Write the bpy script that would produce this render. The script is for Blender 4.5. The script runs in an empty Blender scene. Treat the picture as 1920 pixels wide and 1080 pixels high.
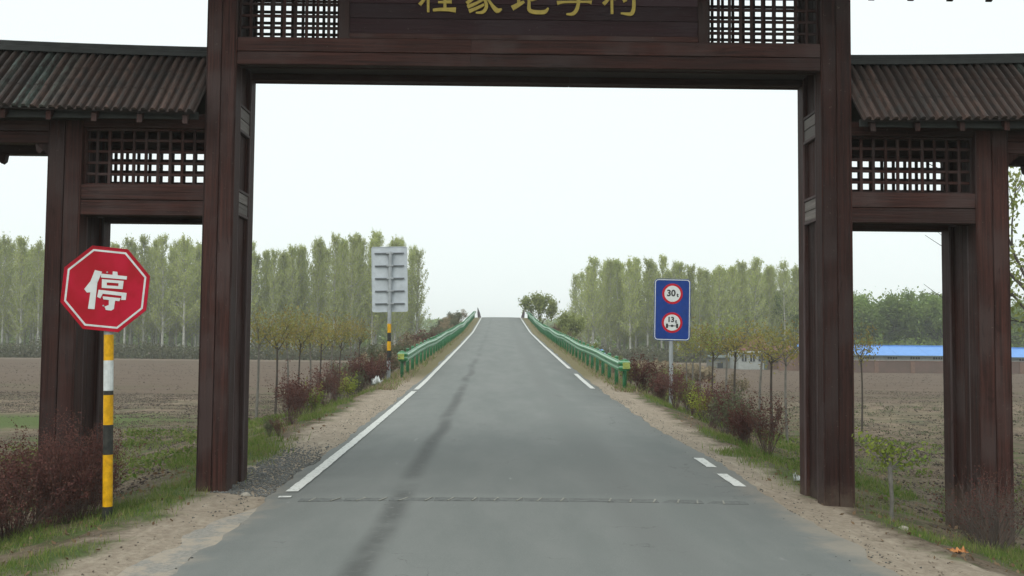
import bpy, math, random
import numpy as np
from mathutils import Matrix, Vector

rng = np.random.default_rng(7)
random.seed(7)
scene = bpy.context.scene
C = scene.collection

# ------------------------------------------------------------------ camera
FPX = 1900.0
CAM = Vector((-0.2, 0.0, 1.65))
cam_d = bpy.data.cameras.new('camera')
cam_d.sensor_width = 36.0
cam_d.lens = FPX / 1920 * 36
cam_d.clip_start = 0.1
cam_d.clip_end = 3000
cam = bpy.data.objects.new('camera', cam_d)
C.objects.link(cam)
cam.matrix_world = (Matrix.Translation(CAM) @ Matrix.Rotation(-math.atan(23 / FPX), 4, 'Z')
                    @ Matrix.Rotation(math.radians(90) + math.atan(102 / FPX), 4, 'X')
                    @ Matrix.Rotation(math.radians(0.5), 4, 'Z'))
scene.camera = cam

# ------------------------------------------------------------------ light: overcast daylight
SUN_EL, SUN_AZ = math.radians(52), math.radians(205)
world = bpy.data.worlds.new('World')
scene.world = world
world.use_nodes = True
nt = world.node_tree
nt.nodes.clear()
out = nt.nodes.new('ShaderNodeOutputWorld')
sky = nt.nodes.new('ShaderNodeTexSky')
sky.sky_type = 'NISHITA'
sky.sun_disc = False
sky.sun_elevation = SUN_EL
sky.sun_rotation = SUN_AZ
sky.dust_density = 6.0
bg1 = nt.nodes.new('ShaderNodeBackground')
bg1.inputs[1].default_value = 0.10
nt.links.new(sky.outputs[0], bg1.inputs[0])
bg2 = nt.nodes.new('ShaderNodeBackground')          # the closed white cloud deck
bg2.inputs[0].default_value = (0.925, 1.0, 0.99, 1)
bg2.inputs[1].default_value = 1.17
mx = nt.nodes.new('ShaderNodeMixShader')
mx.inputs[0].default_value = 0.88
nt.links.new(bg1.outputs[0], mx.inputs[1])
nt.links.new(bg2.outputs[0], mx.inputs[2])
nt.links.new(mx.outputs[0], out.inputs[0])

sun_d = bpy.data.lights.new('sun', 'SUN')
sun_d.energy = 1.5
sun_d.angle = math.radians(38)
sun_d.color = (1.0, 0.97, 0.92)
sun = bpy.data.objects.new('sun', sun_d)
C.objects.link(sun)
sdir = Vector((math.sin(SUN_AZ) * math.cos(SUN_EL), math.cos(SUN_AZ) * math.cos(SUN_EL), math.sin(SUN_EL)))
sun.rotation_euler = sdir.to_track_quat('Z', 'Y').to_euler()

scene.view_settings.view_transform = 'Standard'
scene.view_settings.look = 'None'
scene.view_settings.exposure = 0.0
scene.view_settings.gamma = 1.0
scene.view_settings.use_curve_mapping = False
scene.cycles.volume_bounces = 2
scene.cycles.volume_step_rate = 4

# ------------------------------------------------------------------ helpers
def tag(o, label=None, cat=None, group=None, kind=None):
    if label: o['label'] = label
    if cat: o['category'] = cat
    if group: o['group'] = group
    if kind: o['kind'] = kind
    return o

def empty(name, loc=(0, 0, 0), rz=0.0, parent=None):
    o = bpy.data.objects.new(name, None)
    o.empty_display_size = 0.2
    C.objects.link(o)
    o.location = loc
    o.rotation_euler = (0, 0, rz)
    if parent: o.parent = parent
    return o

def link(name, me, parent=None, loc=None, rot=None):
    o = bpy.data.objects.new(name, me)
    C.objects.link(o)
    if parent: o.parent = parent
    if loc is not None: o.location = loc
    if rot is not None: o.rotation_euler = rot
    return o

def np_mesh(name, V, F, mats, midx=None, smooth=False):
    """V (n,3), F (m,k) all faces with k corners"""
    V = np.asarray(V, dtype=np.float32); F = np.asarray(F, dtype=np.int32)
    me = bpy.data.meshes.new(name)
    me.vertices.add(len(V)); me.vertices.foreach_set('co', V.ravel())
    k = F.shape[1]
    me.loops.add(F.size); me.loops.foreach_set('vertex_index', F.ravel())
    me.polygons.add(len(F))
    me.polygons.foreach_set('loop_start', np.arange(0, F.size, k, dtype=np.int32))
    me.polygons.foreach_set('loop_total', np.full(len(F), k, dtype=np.int32))
    for m in (mats if isinstance(mats, (list, tuple)) else [mats]): me.materials.append(m)
    if midx is not None: me.polygons.foreach_set('material_index', np.asarray(midx, dtype=np.int32))
    if smooth: me.polygons.foreach_set('use_smooth', np.ones(len(F), dtype=bool))
    me.update(calc_edges=True)
    me.validate()
    return me

class MB:
    def __init__(self): self.v = []; self.f = []; self.m = []
    def poly(self, pts, m=0):
        b = len(self.v); self.v += [tuple(p) for p in pts]; self.f.append(tuple(range(b, b + len(pts)))); self.m.append(m)
    def prism(self, pts, off, m=0):
        """closed solid: planar outline pts swept by vector off"""
        b = len(self.v); n = len(pts); off = Vector(off)
        self.v += [tuple(p) for p in pts] + [tuple(Vector(p) + off) for p in pts]
        self.f.append(tuple(range(b + n - 1, b - 1, -1))); self.f.append(tuple(range(b + n, b + 2 * n)))
        for i in range(n):
            j = (i + 1) % n
            self.f.append((b + i, b + j, b + n + j, b + n + i))
        self.m += [m] * (n + 2)
    def box(self, x0, x1, y0, y1, z0, z1, c=0.0, axis='z', m=0):
        """box with its long edges (along axis) chamfered by c"""
        if axis == 'z': a0, a1, b0, b1 = x0, x1, y0, y1
        elif axis == 'x': a0, a1, b0, b1 = y0, y1, z0, z1
        else: a0, a1, b0, b1 = x0, x1, z0, z1
        if c > 0: o = [(a0 + c, b0), (a1 - c, b0), (a1, b0 + c), (a1, b1 - c), (a1 - c, b1), (a0 + c, b1), (a0, b1 - c), (a0, b0 + c)]
        else: o = [(a0, b0), (a1, b0), (a1, b1), (a0, b1)]
        if axis == 'z': self.prism([(a, b, z0) for a, b in o], (0, 0, z1 - z0), m)
        elif axis == 'x': self.prism([(x0, a, b) for a, b in o], (x1 - x0, 0, 0), m)
        else: self.prism([(a, y1, b) for a, b in o], (0, y0 - y1, 0), m)
    def tube(self, path, radii, n=6, m=0, cap=True):
        rings = []
        P = [Vector(p) for p in path]
        for i, p in enumerate(P):
            d = (P[min(i + 1, len(P) - 1)] - P[max(i - 1, 0)]).normalized()
            a = d.orthogonal().normalized() if abs(d.z) < .95 else Vector((1, 0, 0)); a = (a - d * a.dot(d)).normalized(); b = d.cross(a)
            r = radii[i] if hasattr(radii, '__len__') else radii
            s = len(self.v)
            for k in range(n):
                t = 2 * math.pi * k / n
                self.v.append(tuple(p + a * (r * math.cos(t)) + b * (r * math.sin(t))))
            rings.append(s)
        for i in range(len(rings) - 1):
            for k in range(n):
                k2 = (k + 1) % n
                self.f.append((rings[i] + k, rings[i] + k2, rings[i + 1] + k2, rings[i + 1] + k)); self.m.append(m)
        if cap:
            self.f.append(tuple(rings[-1] + k for k in range(n))); self.m.append(m)
            self.f.append(tuple(rings[0] + n - 1 - k for k in range(n))); self.m.append(m)
    def mesh(self, name, mats, smooth=False):
        me = bpy.data.meshes.new(name)
        me.from_pydata(self.v, [], self.f)
        for m in (mats if isinstance(mats, (list, tuple)) else [mats]): me.materials.append(m)
        if len(me.materials) > 1: me.polygons.foreach_set('material_index', self.m)
        if smooth: me.polygons.foreach_set('use_smooth', [True] * len(me.polygons))
        me.update()
        return me
    def build(self, name, mats, parent=None, loc=None, smooth=False, rot=None):
        return link(name, self.mesh(name, mats, smooth), parent, loc, rot)

# ---- numpy noise
_perm = np.random.default_rng(3).random((256, 256))
def vnoise(x, y):
    xi = np.floor(x).astype(int); yi = np.floor(y).astype(int)
    fx = x - xi; fy = y - yi
    fx = fx * fx * (3 - 2 * fx); fy = fy * fy * (3 - 2 * fy)
    g = lambda a, b: _perm[a & 255, b & 255]
    return (g(xi, yi) * (1 - fx) + g(xi + 1, yi) * fx) * (1 - fy) + (g(xi, yi + 1) * (1 - fx) + g(xi + 1, yi + 1) * fx) * fy
def fbm(x, y, o=4):
    s = 0; a = .5; t = 0
    for i in range(o):
        s = s + a * vnoise(x * 2 ** i + 17.3 * i, y * 2 ** i + 5.1 * i); t += a; a *= .5
    return s / t

# ------------------------------------------------------------------ terrain functions
RP = [(-40, 0), (6, 0), (11, .02), (18, .15), (30, .43), (40, .78), (60, 1.49), (86, 2.50), (110, 3.82), (122, 4.52), (129, 4.85), (133, 4.93),
      (140, 4.85), (160, 4.1), (200, 1.9), (250, -.6), (280, -1.0), (900, -1.0)]
_ry = np.array([p[0] for p in RP], float); _rz = np.array([p[1] for p in RP], float)
_fy = np.arange(-40, 900, .5)
_fz = np.interp(_fy, _ry, _rz)
_k = np.hanning(15); _k /= _k.sum()
_fzs = np.convolve(np.pad(_fz, 7, mode='edge'), _k, mode='valid')
def road_z(y): return np.interp(y, _fy, _fzs)
def sstep(a, b, x):
    t = np.clip((x - a) / (b - a), 0, 1); return t * t * (3 - 2 * t)
def ground_z(x, y):
    x = np.asarray(x, float); y = np.asarray(y, float)
    t = np.abs(x); zr = road_z(y)
    field = -1.0 + .10 * (fbm(x * .05, y * .05) - .5) + .06 * (fbm(x * .6 + 9, y * .6) - .5)
    # shoulder and its slope
    sh = zr - .06 - .02 * np.clip(t - 2.7, 0, 3) - sstep(0, 1, np.clip((t - 3.75) / 1.2, 0, 1)) * .14
    far = sstep(22, 34, y)
    sl = zr - .10 - (t - 3.7) * (.22 * (1 - far) + .62 * far)
    z = np.where(t < 3.7, sh, np.minimum(sh, sl))
    z = z + .05 * (fbm(x * 1.3, y * 1.3) - .5) * sstep(3.0, 4.2, t)
    near = 1 - sstep(20, 30, y)
    z = z - .017 * np.clip(x, -4.5, 4.5) * sstep(2.6, 3.3, t) * near
    berm = .42 * np.exp(-((t - 8.6) / 1.1) ** 2) * near * (.6 + .8 * vnoise(x * .3, y * .3))
    z = np.maximum(z, field) + berm
    z = np.where(t < 2.55, zr - .07, z)
    # ground behind the far wood rises a hair so the horizon closes
    return z
def gz(x, y): return float(ground_z(x, y))
def wx(px, Y): return (px - 937) / FPX * Y - .2      # metres right of the road centre seen at picture column px, at distance Y

# ------------------------------------------------------------------ materials
class NT:
    def __init__(self, name):
        self.mat = bpy.data.materials.new(name); self.mat.use_nodes = True
        self.t = self.mat.node_tree; self.t.nodes.clear()
        self.out = self.n('ShaderNodeOutputMaterial')
    def n(self, ty, **kw):
        nd = self.t.nodes.new(ty)
        for k, v in kw.items(): setattr(nd, k, v)
        return nd
    def l(self, a, b): self.t.links.new(a, b)
    def setin(self, sock, v):
        if isinstance(v, bpy.types.NodeSocket): self.l(v, sock)
        else: sock.default_value = v
    def math(self, op, a, b=0.0, c=None, clamp=False):
        nd = self.n('ShaderNodeMath', operation=op, use_clamp=clamp)
        self.setin(nd.inputs[0], a); self.setin(nd.inputs[1], b)
        if c is not None: self.setin(nd.inputs[2], c)
        return nd.outputs[0]
    def step(self, v, a, b):
        nd = self.n('ShaderNodeMapRange', interpolation_type='SMOOTHSTEP')
        self.setin(nd.inputs[0], v); self.setin(nd.inputs[1], a); self.setin(nd.inputs[2], b)
        return nd.outputs[0]
    def mix(self, f, a, b, mode='MIX'):
        nd = self.n('ShaderNodeMix', data_type='RGBA', blend_type=mode)
        self.setin(nd.inputs[0], f)
        self.setin(nd.inputs[6], a if isinstance(a, bpy.types.NodeSocket) else (*a, 1))
        self.setin(nd.inputs[7], b if isinstance(b, bpy.types.NodeSocket) else (*b, 1))
        return nd.outputs[2]
    def noise(self, vec, scale, detail=4, rough=.55, dist=0):
        nd = self.n('ShaderNodeTexNoise')
        if vec is not None: self.l(vec, nd.inputs['Vector'])
        nd.inputs['Scale'].default_value = scale; nd.inputs['Detail'].default_value = detail
        nd.inputs['Roughness'].default_value = rough; nd.inputs['Distortion'].default_value = dist
        return nd.outputs['Fac']
    def mapping(self, vec, scale=(1, 1, 1), loc=(0, 0, 0)):
        nd = self.n('ShaderNodeMapping'); self.l(vec, nd.inputs[0])
        nd.inputs['Scale'].default_value = scale; self.setin(nd.inputs['Location'], loc)
        return nd.outputs[0]
    def pos(self): return self.n('ShaderNodeNewGeometry').outputs['Position']
    def sep(self, v):
        nd = self.n('ShaderNodeSeparateXYZ'); self.l(v, nd.inputs[0]); return nd.outputs
    def rnd(self): return self.n('ShaderNodeObjectInfo').outputs['Random']
    def bsdf(self, col, rough=.7, bump=None, bstr=.3, bdist=.01, metal=0.0, spec=.5):
        b = self.n('ShaderNodeBsdfPrincipled')
        self.setin(b.inputs['Base Color'], col if isinstance(col, bpy.types.NodeSocket) else (*col, 1))
        self.setin(b.inputs['Roughness'], rough); b.inputs['Metallic'].default_value = metal
        b.inputs['Specular IOR Level'].default_value = spec
        if bump is not None:
            bp = self.n('ShaderNodeBump'); bp.inputs['Strength'].default_value = bstr; bp.inputs['Distance'].default_value = bdist
            self.l(bump, bp.inputs['Height']); self.l(bp.outputs[0], b.inputs['Normal'])
        self.l(b.outputs[0], self.out.inputs[0])
        return self.mat

def wood(name, axis, c1, c2, c3, grain=1.0):
    s = NT(name); p = s.pos()
    off = s.math('MULTIPLY', s.rnd(), 37.0)
    comb = s.n('ShaderNodeCombineXYZ'); s.l(off, comb.inputs[0]); s.l(off, comb.inputs[1]); s.l(off, comb.inputs[2])
    sc = {'x': (.7, 22, 22), 'y': (22, .7, 22), 'z': (22, 22, .7)}[axis]
    v = s.mapping(p, sc, comb.outputs[0])
    g = s.noise(v, 1.6, 6, .65, .4)
    big = s.noise(s.mapping(p, (1, 1, 1), comb.outputs[0]), 1.1, 3, .6)
    col = s.mix(s.step(g, .3, .72), c1, c2)
    col = s.mix(s.math('MULTIPLY', s.step(big, .42, .66), .8), col, c3)
    knot = s.noise(s.mapping(p, {'x': (1.2, 7, 7), 'y': (7, 1.2, 7), 'z': (7, 7, 1.2)}[axis], comb.outputs[0]), 1.7, 4, .6, 1.5)
    col = s.mix(s.math('MULTIPLY', s.step(knot, .60, .72), .55), col, tuple(c * .45 for c in c1))
    r = s.math('MULTIPLY_ADD', s.rnd(), .60, .66)
    hsv = s.n('ShaderNodeHueSaturation'); s.l(col, hsv.inputs['Color']); s.l(r, hsv.inputs['Value'])
    # dust and scuffs
    d = s.noise(p, 26, 5, .7)
    col = s.mix(s.math('MULTIPLY', s.step(d, .63, .74), .5), hsv.outputs[0], (.16, .13, .11))
    pz = s.sep(p)[2]
    mud = s.math('MULTIPLY', s.step(s.math('ADD', pz, s.math('MULTIPLY', s.noise(p, 7, 4, .7), .5)), .42, .02), .55)
    col = s.mix(mud, col, (.13, .10, .075))        # mud splashed up on the feet
    return s.bsdf(col, s.math('MULTIPLY_ADD', g, .25, .55), g, .9 * grain, .012, spec=.18)
W1, W2, W3 = (.019, .0075, .0062), (.058, .0215, .0165), (.054, .036, .034)
M_wood_v = wood('dark_stained_wood_upright', 'z', W1, W2, W3)
M_wood_h = wood('dark_stained_wood_level', 'x', W1, W2, W3)
M_wood_y = wood('dark_stained_wood_crosswise', 'y', W1, W2, W3)
M_wood_grey = wood('weathered_grey_wood', 'y', (.12, .102, .092), (.23, .205, .19), (.18, .16, .15), 1.6)
M_trim = wood('pale_wood_trim', 'z', (.065, .042, .040), (.115, .08, .078), (.10, .08, .08))  # paler wood tone for corner and rail trims

def simple(name, col, rough=.6, metal=0.0, var=.15, nscale=8, spec=.5, col2=None, bstr=.1):
    s = NT(name); p = s.pos()
    n = s.noise(p, nscale, 5, .65)
    c2 = col2 or tuple(c * (1 - var * 2) for c in col)
    return s.bsdf(s.mix(s.step(n, .3, .7), col, c2), rough, n, bstr, .004, metal, spec)

def tile_mat():
    s = NT('brown_roof_tile'); p = s.pos(); r = s.rnd()
    base = s.mix(r, (.032, .018, .014), (.100, .060, .048))
    n = s.noise(s.mapping(p, (14, 3, 3)), 2.0, 5, .7)
    col = s.mix(s.step(n, .35, .7), base, (.030, .026, .024))
    pz = s.sep(p)
    green = s.math('MULTIPLY', s.math('MULTIPLY', s.step(s.math('FRACT', s.math('MULTIPLY', r, 7.3)), .62, .68), s.step(s.math('ABSOLUTE', pz[0]), 4.9, 5.2)), .75)
    col = s.mix(s.math('MULTIPLY', green, s.step(n, .62, .35)), col, (.075, .125, .112))
    moss = s.noise(p, 2.2, 4, .6)
    col = s.mix(s.math('MULTIPLY', s.step(moss, .54, .66), .6), col, (.022, .022, .021))
    return s.bsdf(col, .75, n, .5, .01)
M_tile = tile_mat()
M_ridge = simple('dark_ridge_tile', (.034, .036, .034), .8, 0, .2, 6)
M_under = simple('dark_soffit_board', (.030, .020, .018), .8)
M_gold = simple('gold_leaf_paint', (.50, .36, .045), .42, 0, .1, 20)
M_steel = simple('galvanised_steel', (.42, .45, .47), .42, .55, .12, 5)
M_alu = simple('dull_aluminium_sheet', (.52, .57, .61), .6, 0, .10, 3)
M_rib = simple('dark_grey_rail_steel', (.16, .175, .19), .55, .4)  # dark grey steel of the slide rails behind the sign panel
M_yellow = simple('yellow_band_paint', (.80, .42, .006), .45, 0, .18, 14, .25)
M_black = simple('black_band_paint', (.016, .018, .017), .5, 0, .2, 14, .25, (.045, .045, .04))
M_white = simple('white_paint', (.66, .70, .69), .5, 0, .12, 14)
M_blue = simple('blue_sign_sheeting', (.008, .045, .25), .45, 0, .12, 3, .2)
M_signred = simple('red_ring', (.50, .006, .022), .45, 0, .1, 8, .2)
M_signwhite = simple('white_sign_sheeting', (.66, .69, .68), .4, 0, .06)
M_signblack = simple('black_sign_print', (.012, .012, .013), .5, 0, 0)

def stop_red():
    s = NT('red_reflective_sheeting'); p = s.pos()
    n = s.noise(p, 2.0, 3, .6, .6)
    col = s.mix(s.step(n, .4, .62), (.34, .0004, .010), (.44, .002, .026))
    sc = s.noise(s.mapping(p, (8, 8, 60)), 2.5, 3, .7)
    col = s.mix(s.math('MULTIPLY', s.step(sc, .72, .8), .35), col, (.75, .45, .45))
    return s.bsdf(col, .42, None, spec=.25)
M_red = stop_red()

def rail_mat():
    s = NT('green_guard_rail_paint'); p = s.pos()
    n = s.noise(p, 3.5, 5, .7)
    col = s.mix(s.step(n, .42, .72), (.008, .165, .045), (.040, .27, .105))
    col = s.mix(s.math('MULTIPLY', s.step(s.noise(p, 18, 4, .7), .55, .72), .5), col, (.34, .42, .33))
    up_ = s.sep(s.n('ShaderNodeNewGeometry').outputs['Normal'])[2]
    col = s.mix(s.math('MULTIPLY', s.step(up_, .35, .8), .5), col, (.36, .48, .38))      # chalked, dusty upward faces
    return s.bsdf(col, .38, n, .1, .003)
M_rail = rail_mat()
M_railend = simple('yellow_green_reflective_panel', (.36, .44, .10), .4, 0, .2, 14)

def asphalt():
    s = NT('worn_asphalt'); p = s.pos(); x, y, z = s.sep(p)
    n1 = s.noise(p, 160, 3, .7); n2 = s.noise(s.mapping(p, (1, .25, 1)), 1.4, 5, .6); n3 = s.noise(p, 14, 5, .65)
    col = s.mix(s.step(n2, .3, .7), (.135, .148, .140), (.170, .180, .171))
    col = s.mix(s.math('MULTIPLY', s.step(n1, .45, .75), .35), col, (.27, .28, .265))
    col = s.mix(s.math('MULTIPLY', s.step(n1, .48, .25), .35), col, (.06, .065, .062))
    # polished wheel tracks
    wob = s.math('MULTIPLY', s.math('SUBTRACT', s.noise(s.mapping(p, (.0, .12, 0)), 1.0, 2), .5), .5)
    xs = s.math('ADD', x, wob)
    def band(c, w, soft):
        d = s.math('ABSOLUTE', s.math('SUBTRACT', xs, c))
        return s.step(d, w + soft, w)
    # long oil and water stain left behind by leaking trucks, breaking up with distance
    st = band(-1.20, .02, .17)
    brk = s.step(s.noise(s.mapping(p, (.6, .35, 0)), 1.1, 4, .6), .30, .52)
    st = s.math('MULTIPLY', s.math('MULTIPLY', st, brk), s.step(n3, .15, .5))
    fade = s.step(y, 60, 22)
    st = s.math('MULTIPLY', st, s.math('MULTIPLY_ADD', fade, .52, .16))
    col = s.mix(st, col, (.050, .052, .049))
    tr = s.math('MULTIPLY', band(1.15, .10, .35), s.math('MULTIPLY', s.step(n2, .35, .65), .32))
    col = s.mix(tr, col, (.085, .09, .086))
    # darker length of asphalt from the gate onwards
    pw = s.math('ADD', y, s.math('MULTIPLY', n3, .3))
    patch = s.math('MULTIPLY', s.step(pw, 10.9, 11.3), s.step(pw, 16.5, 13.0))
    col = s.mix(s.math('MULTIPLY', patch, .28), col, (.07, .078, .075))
    # hairline cracks and pale scuffs
    ck = s.n('ShaderNodeTexVoronoi', feature='DISTANCE_TO_EDGE'); ck.inputs['Scale'].default_value = .55
    wv = s.n('ShaderNodeVectorMath', operation='ADD'); s.l(p, wv.inputs[0]); nv = s.n('ShaderNodeTexNoise'); nv.inputs['Scale'].default_value = 2.5; nv.inputs['Detail'].default_value = 5; s.l(p, nv.inputs['Vector']); s.l(nv.outputs['Color'], wv.inputs[1]); s.l(wv.outputs[0], ck.inputs['Vector'])
    col = s.mix(s.math('MULTIPLY', s.math('MULTIPLY', s.step(ck.outputs['Distance'], .006, .002), s.step(n2, .52, .60)), .5), col, (.05, .053, .05))
    sc = s.noise(s.mapping(p, (2.2, .5, 1)), 2.6, 3, .6)
    col = s.mix(s.math('MULTIPLY', s.step(sc, .70, .76), .45), col, (.27, .28, .265))
    # sand blown on the edges
    e = s.math('ADD', s.math('ABSOLUTE', x), s.math('MULTIPLY', s.math('SUBTRACT', s.noise(p, 2.2, 5, .7), .5), .9))
    nearf = s.step(y, 14, 9)
    edge = s.math('MULTIPLY', s.step(e, 2.35, 2.85), s.math('MULTIPLY_ADD', nearf, .75, .15))
    col = s.mix(edge, col, (.30, .265, .215))
    grit = s.step(s.noise(p, 55, 2, .5), .70, .76)
    col = s.mix(s.math('MULTIPLY', grit, .25), col, (.35, .33, .29))
    return s.bsdf(col, .82, n1, .35, .004, spec=.35)
M_asphalt = asphalt()

def old_edge():
    s = NT('crumbled_pavement_edge'); p = s.pos()
    n = s.noise(p, 30, 5, .75); n2 = s.noise(p, 3, 5, .7)
    col = s.mix(s.step(n, .3, .7), (.17, .165, .148), (.30, .285, .25))
    col = s.mix(s.step(n2, .45, .6), col, (.33, .285, .225))
    return s.bsdf(col, .9, n, .8, .01)
M_oldedge = old_edge()

def line_mat():
    s = NT('worn_white_road_paint'); p = s.pos()
    n = s.noise(p, 16, 6, .75); f = s.noise(p, 90, 3, .7)
    col = s.mix(s.step(n, .52, .66), (.56, .57, .54), (.24, .25, .23))
    col = s.mix(s.math('MULTIPLY', s.step(f, .5, .8), .4), col, (.34, .34, .32))
    return s.bsdf(col, .7, f, .3, .003)
M_line = line_mat()

def ground_mat():
    s = NT('soil_sand_and_weeds'); p = s.pos(); x, y, z = s.sep(p)
    ax = s.math('ABSOLUTE', x)
    nb = s.noise(p, .35, 4, .6); nm = s.noise(p, 1.6, 5, .65); nf = s.noise(p, 12, 5, .7); ng = s.noise(p, 70, 3, .7)
    # bare field soil, furrowed across the view
    fur = s.noise(s.mapping(p, (.12, 1.0, 1)), 1.6, 5, .7)
    soil = s.mix(s.step(fur, .3, .7), (.115, .083, .060), (.165, .124, .091))
    soil = s.mix(s.math('MULTIPLY', s.step(nf, .35, .7), .45), soil, (.062, .047, .038))
    wy = s.math('ADD', y, s.math('MULTIPLY', s.math('SUBTRACT', nb, .5), 6.0))
    st_ = s.noise(s.mapping(p, (.45, 1.0, 1)), 3.2, 5, .75)
    pale = s.mix(s.step(nm, .3, .7), (.240, .183, .130), (.165, .122, .086))
    pale = s.mix(s.step(st_, .46, .60), pale, (.080, .062, .046))
    pale = s.mix(s.math('MULTIPLY', s.step(nb, .5, .62), .5), pale, (.075, .078, .048))
    pale = s.mix(s.math('MULTIPLY', s.step(ng, .5, .7), .5), pale, (.27, .23, .17))
    # pale stubble strip before the tilled part, and again at its far edge
    k = s.step(wy, 50, 45)
    col = s.mix(k, soil, pale)
    col = s.mix(s.step(wy, 126, 132), col, (.19, .155, .12))
    # green strip of winter weeds
    green = s.mix(s.step(nf, .3, .7), (.060, .095, .022), (.11, .14, .05))
    gs = s.math('MULTIPLY', s.step(wy, 29.0, 31.5), s.step(wy, 37, 34.5))
    gs = s.math('MULTIPLY', gs, s.math('MULTIPLY', s.step(s.math('MULTIPLY', x, -1.0), 4, 8), s.step(nf, .15, .5)))
    col = s.mix(gs, col, green)
    # roadside bank: dry leaf litter and patches of new grass
    bank = s.mix(s.step(nf, .3, .7), (.085, .062, .044), (.165, .130, .090))
    bank = s.mix(s.math('MULTIPLY', s.step(nm, .42, .62), .8), bank, (.052, .040, .028))
    bank = s.mix(s.math('MULTIPLY', s.step(st_, .5, .62), .6), bank, (.19, .155, .11))
    gpatch = s.math('MULTIPLY', s.step(nm, .50, .62), s.step(nf, .25, .55))
    bank = s.mix(s.math('MULTIPLY', gpatch, .75), bank, green)
    lim = s.math('ADD', s.math('MULTIPLY_ADD', s.math('SUBTRACT', nb, .5), 6.0, 11.0), s.step(y, 30, 120))
    kb = s.step(s.math('SUBTRACT', ax, lim), 1.5, -1.5)
    near = s.step(wy, 30, 27)
    mixb = s.math('MAXIMUM', s.math('MULTIPLY', near, .92), kb)
    col = s.mix(mixb, col, bank)
    at = s.n('ShaderNodeAttribute', attribute_name='weeds').outputs['Fac']
    col = s.mix(s.math('MULTIPLY', at, s.step(nf, .1, .55)), col, s.mix(s.step(ng, .3, .7), (.045, .085, .018), (.10, .13, .045)))
    # sandy shoulder
    sand = s.mix(s.step(nf, .3, .7), (.245, .200, .152), (.345, .295, .230))
    sand = s.mix(s.math('MULTIPLY', s.step(s.noise(s.mapping(p, (1, .25, 1)), 6, 5, .7), .5, .7), .6), sand, (.42, .365, .285))
    sand = s.mix(s.math('MULTIPLY', s.step(ng, .55, .75), .45), sand, (.17, .15, .12))
    es = s.math('ADD', ax, s.math('MULTIPLY', s.math('SUBTRACT', nm, .5), 1.3))
    w = s.math('ADD', 3.45, s.math('MULTIPLY', s.step(y, 9.5, 7.5), s.math('MULTIPLY', s.step(x, 0, 1), .75)))
    col = s.mix(s.step(s.math('SUBTRACT', es, w), .22, -.22), col, sand)
    col = s.mix(s.math('MULTIPLY', at, s.math('MULTIPLY', s.step(nf, .3, .6), .8)), col, (.07, .11, .03))
    # verge under the guard rails: dry grass
    vg = s.math('MULTIPLY', s.step(y, 30, 36), s.step(ax, 5.4, 4.6))
    dry = s.mix(s.step(nf, .3, .7), (.20, .165, .09), (.15, .14, .07))
    col = s.mix(s.math('MULTIPLY', vg, s.step(nf, .1, .45)), col, dry)
    return s.bsdf(col, .95, nf, .9, .05, spec=.15)
M_ground = ground_mat()

def leaf_mat(name, c1, c2, c3=None, trans=.35):
    s = NT(name); p = s.pos()
    n = s.noise(p, .9, 3, .6); f = s.noise(p, 9, 2, .6)
    col = s.mix(s.step(n, .35, .65), c1, c2)
    col = s.mix(s.step(f, .4, .7), col, c3 or tuple((a + b) / 2 for a, b in zip(c1, c2)))
    hsv = s.n('ShaderNodeHueSaturation'); s.l(col, hsv.inputs['Color'])
    s.l(s.math('MULTIPLY_ADD', s.rnd(), .35, .84), hsv.inputs['Value'])
    d = s.n('ShaderNodeBsdfDiffuse'); t = s.n('ShaderNodeBsdfTranslucent'); m = s.n('ShaderNodeMixShader')
    s.l(hsv.outputs[0], d.inputs[0]); s.l(hsv.outputs[0], t.inputs[0]); m.inputs[0].default_value = trans
    s.l(d.outputs[0], m.inputs[1]); s.l(t.outputs[0], m.inputs[2]); s.l(m.outputs[0], s.out.inputs[0])
    return s.mat
M_poplar = leaf_mat('young_poplar_leaf', (.33, .40, .11), (.45, .50, .19), (.41, .42, .19), .5)
M_green = leaf_mat('spring_green_leaf', (.15, .23, .055), (.23, .30, .09), None, .4)
M_olive = leaf_mat('olive_new_leaf', (.21, .25, .075), (.27, .30, .10), None, .4)
M_yell = leaf_mat('yellow_green_bud', (.30, .26, .085), (.22, .24, .085), (.30, .22, .08), .45)
M_purple = leaf_mat('purple_barberry_leaf', (.095, .038, .036), (.15, .070, .062), (.13, .068, .052), .25)
M_greyleaf = leaf_mat('grey_green_leaf', (.105, .120, .070), (.15, .155, .095))
M_fors = leaf_mat('forsythia_yellow_leaf', (.31, .33, .06), (.17, .24, .055))
M_grass = leaf_mat('fresh_grass_blade', (.085, .150, .026), (.16, .225, .055), (.24, .23, .10))
M_straw = leaf_mat('straw_blade', (.27, .22, .14), (.19, .145, .09), (.33, .28, .19))
M_bark = simple('pale_poplar_bark', (.44, .44, .39), .85, 0, .25, 3)
M_barkdk = simple('dark_sapling_bark', (.075, .062, .050), .9, 0, .2, 12)
M_barkgr = simple('grey_sapling_bark', (.17, .16, .14), .9, 0, .2, 12)
M_twig = simple('red_brown_twig', (.125, .075, .064), .85, 0, .2, 12)
M_twig2 = simple('grey_brown_twig', (.120, .095, .085), .85, 0, .2, 12)

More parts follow.
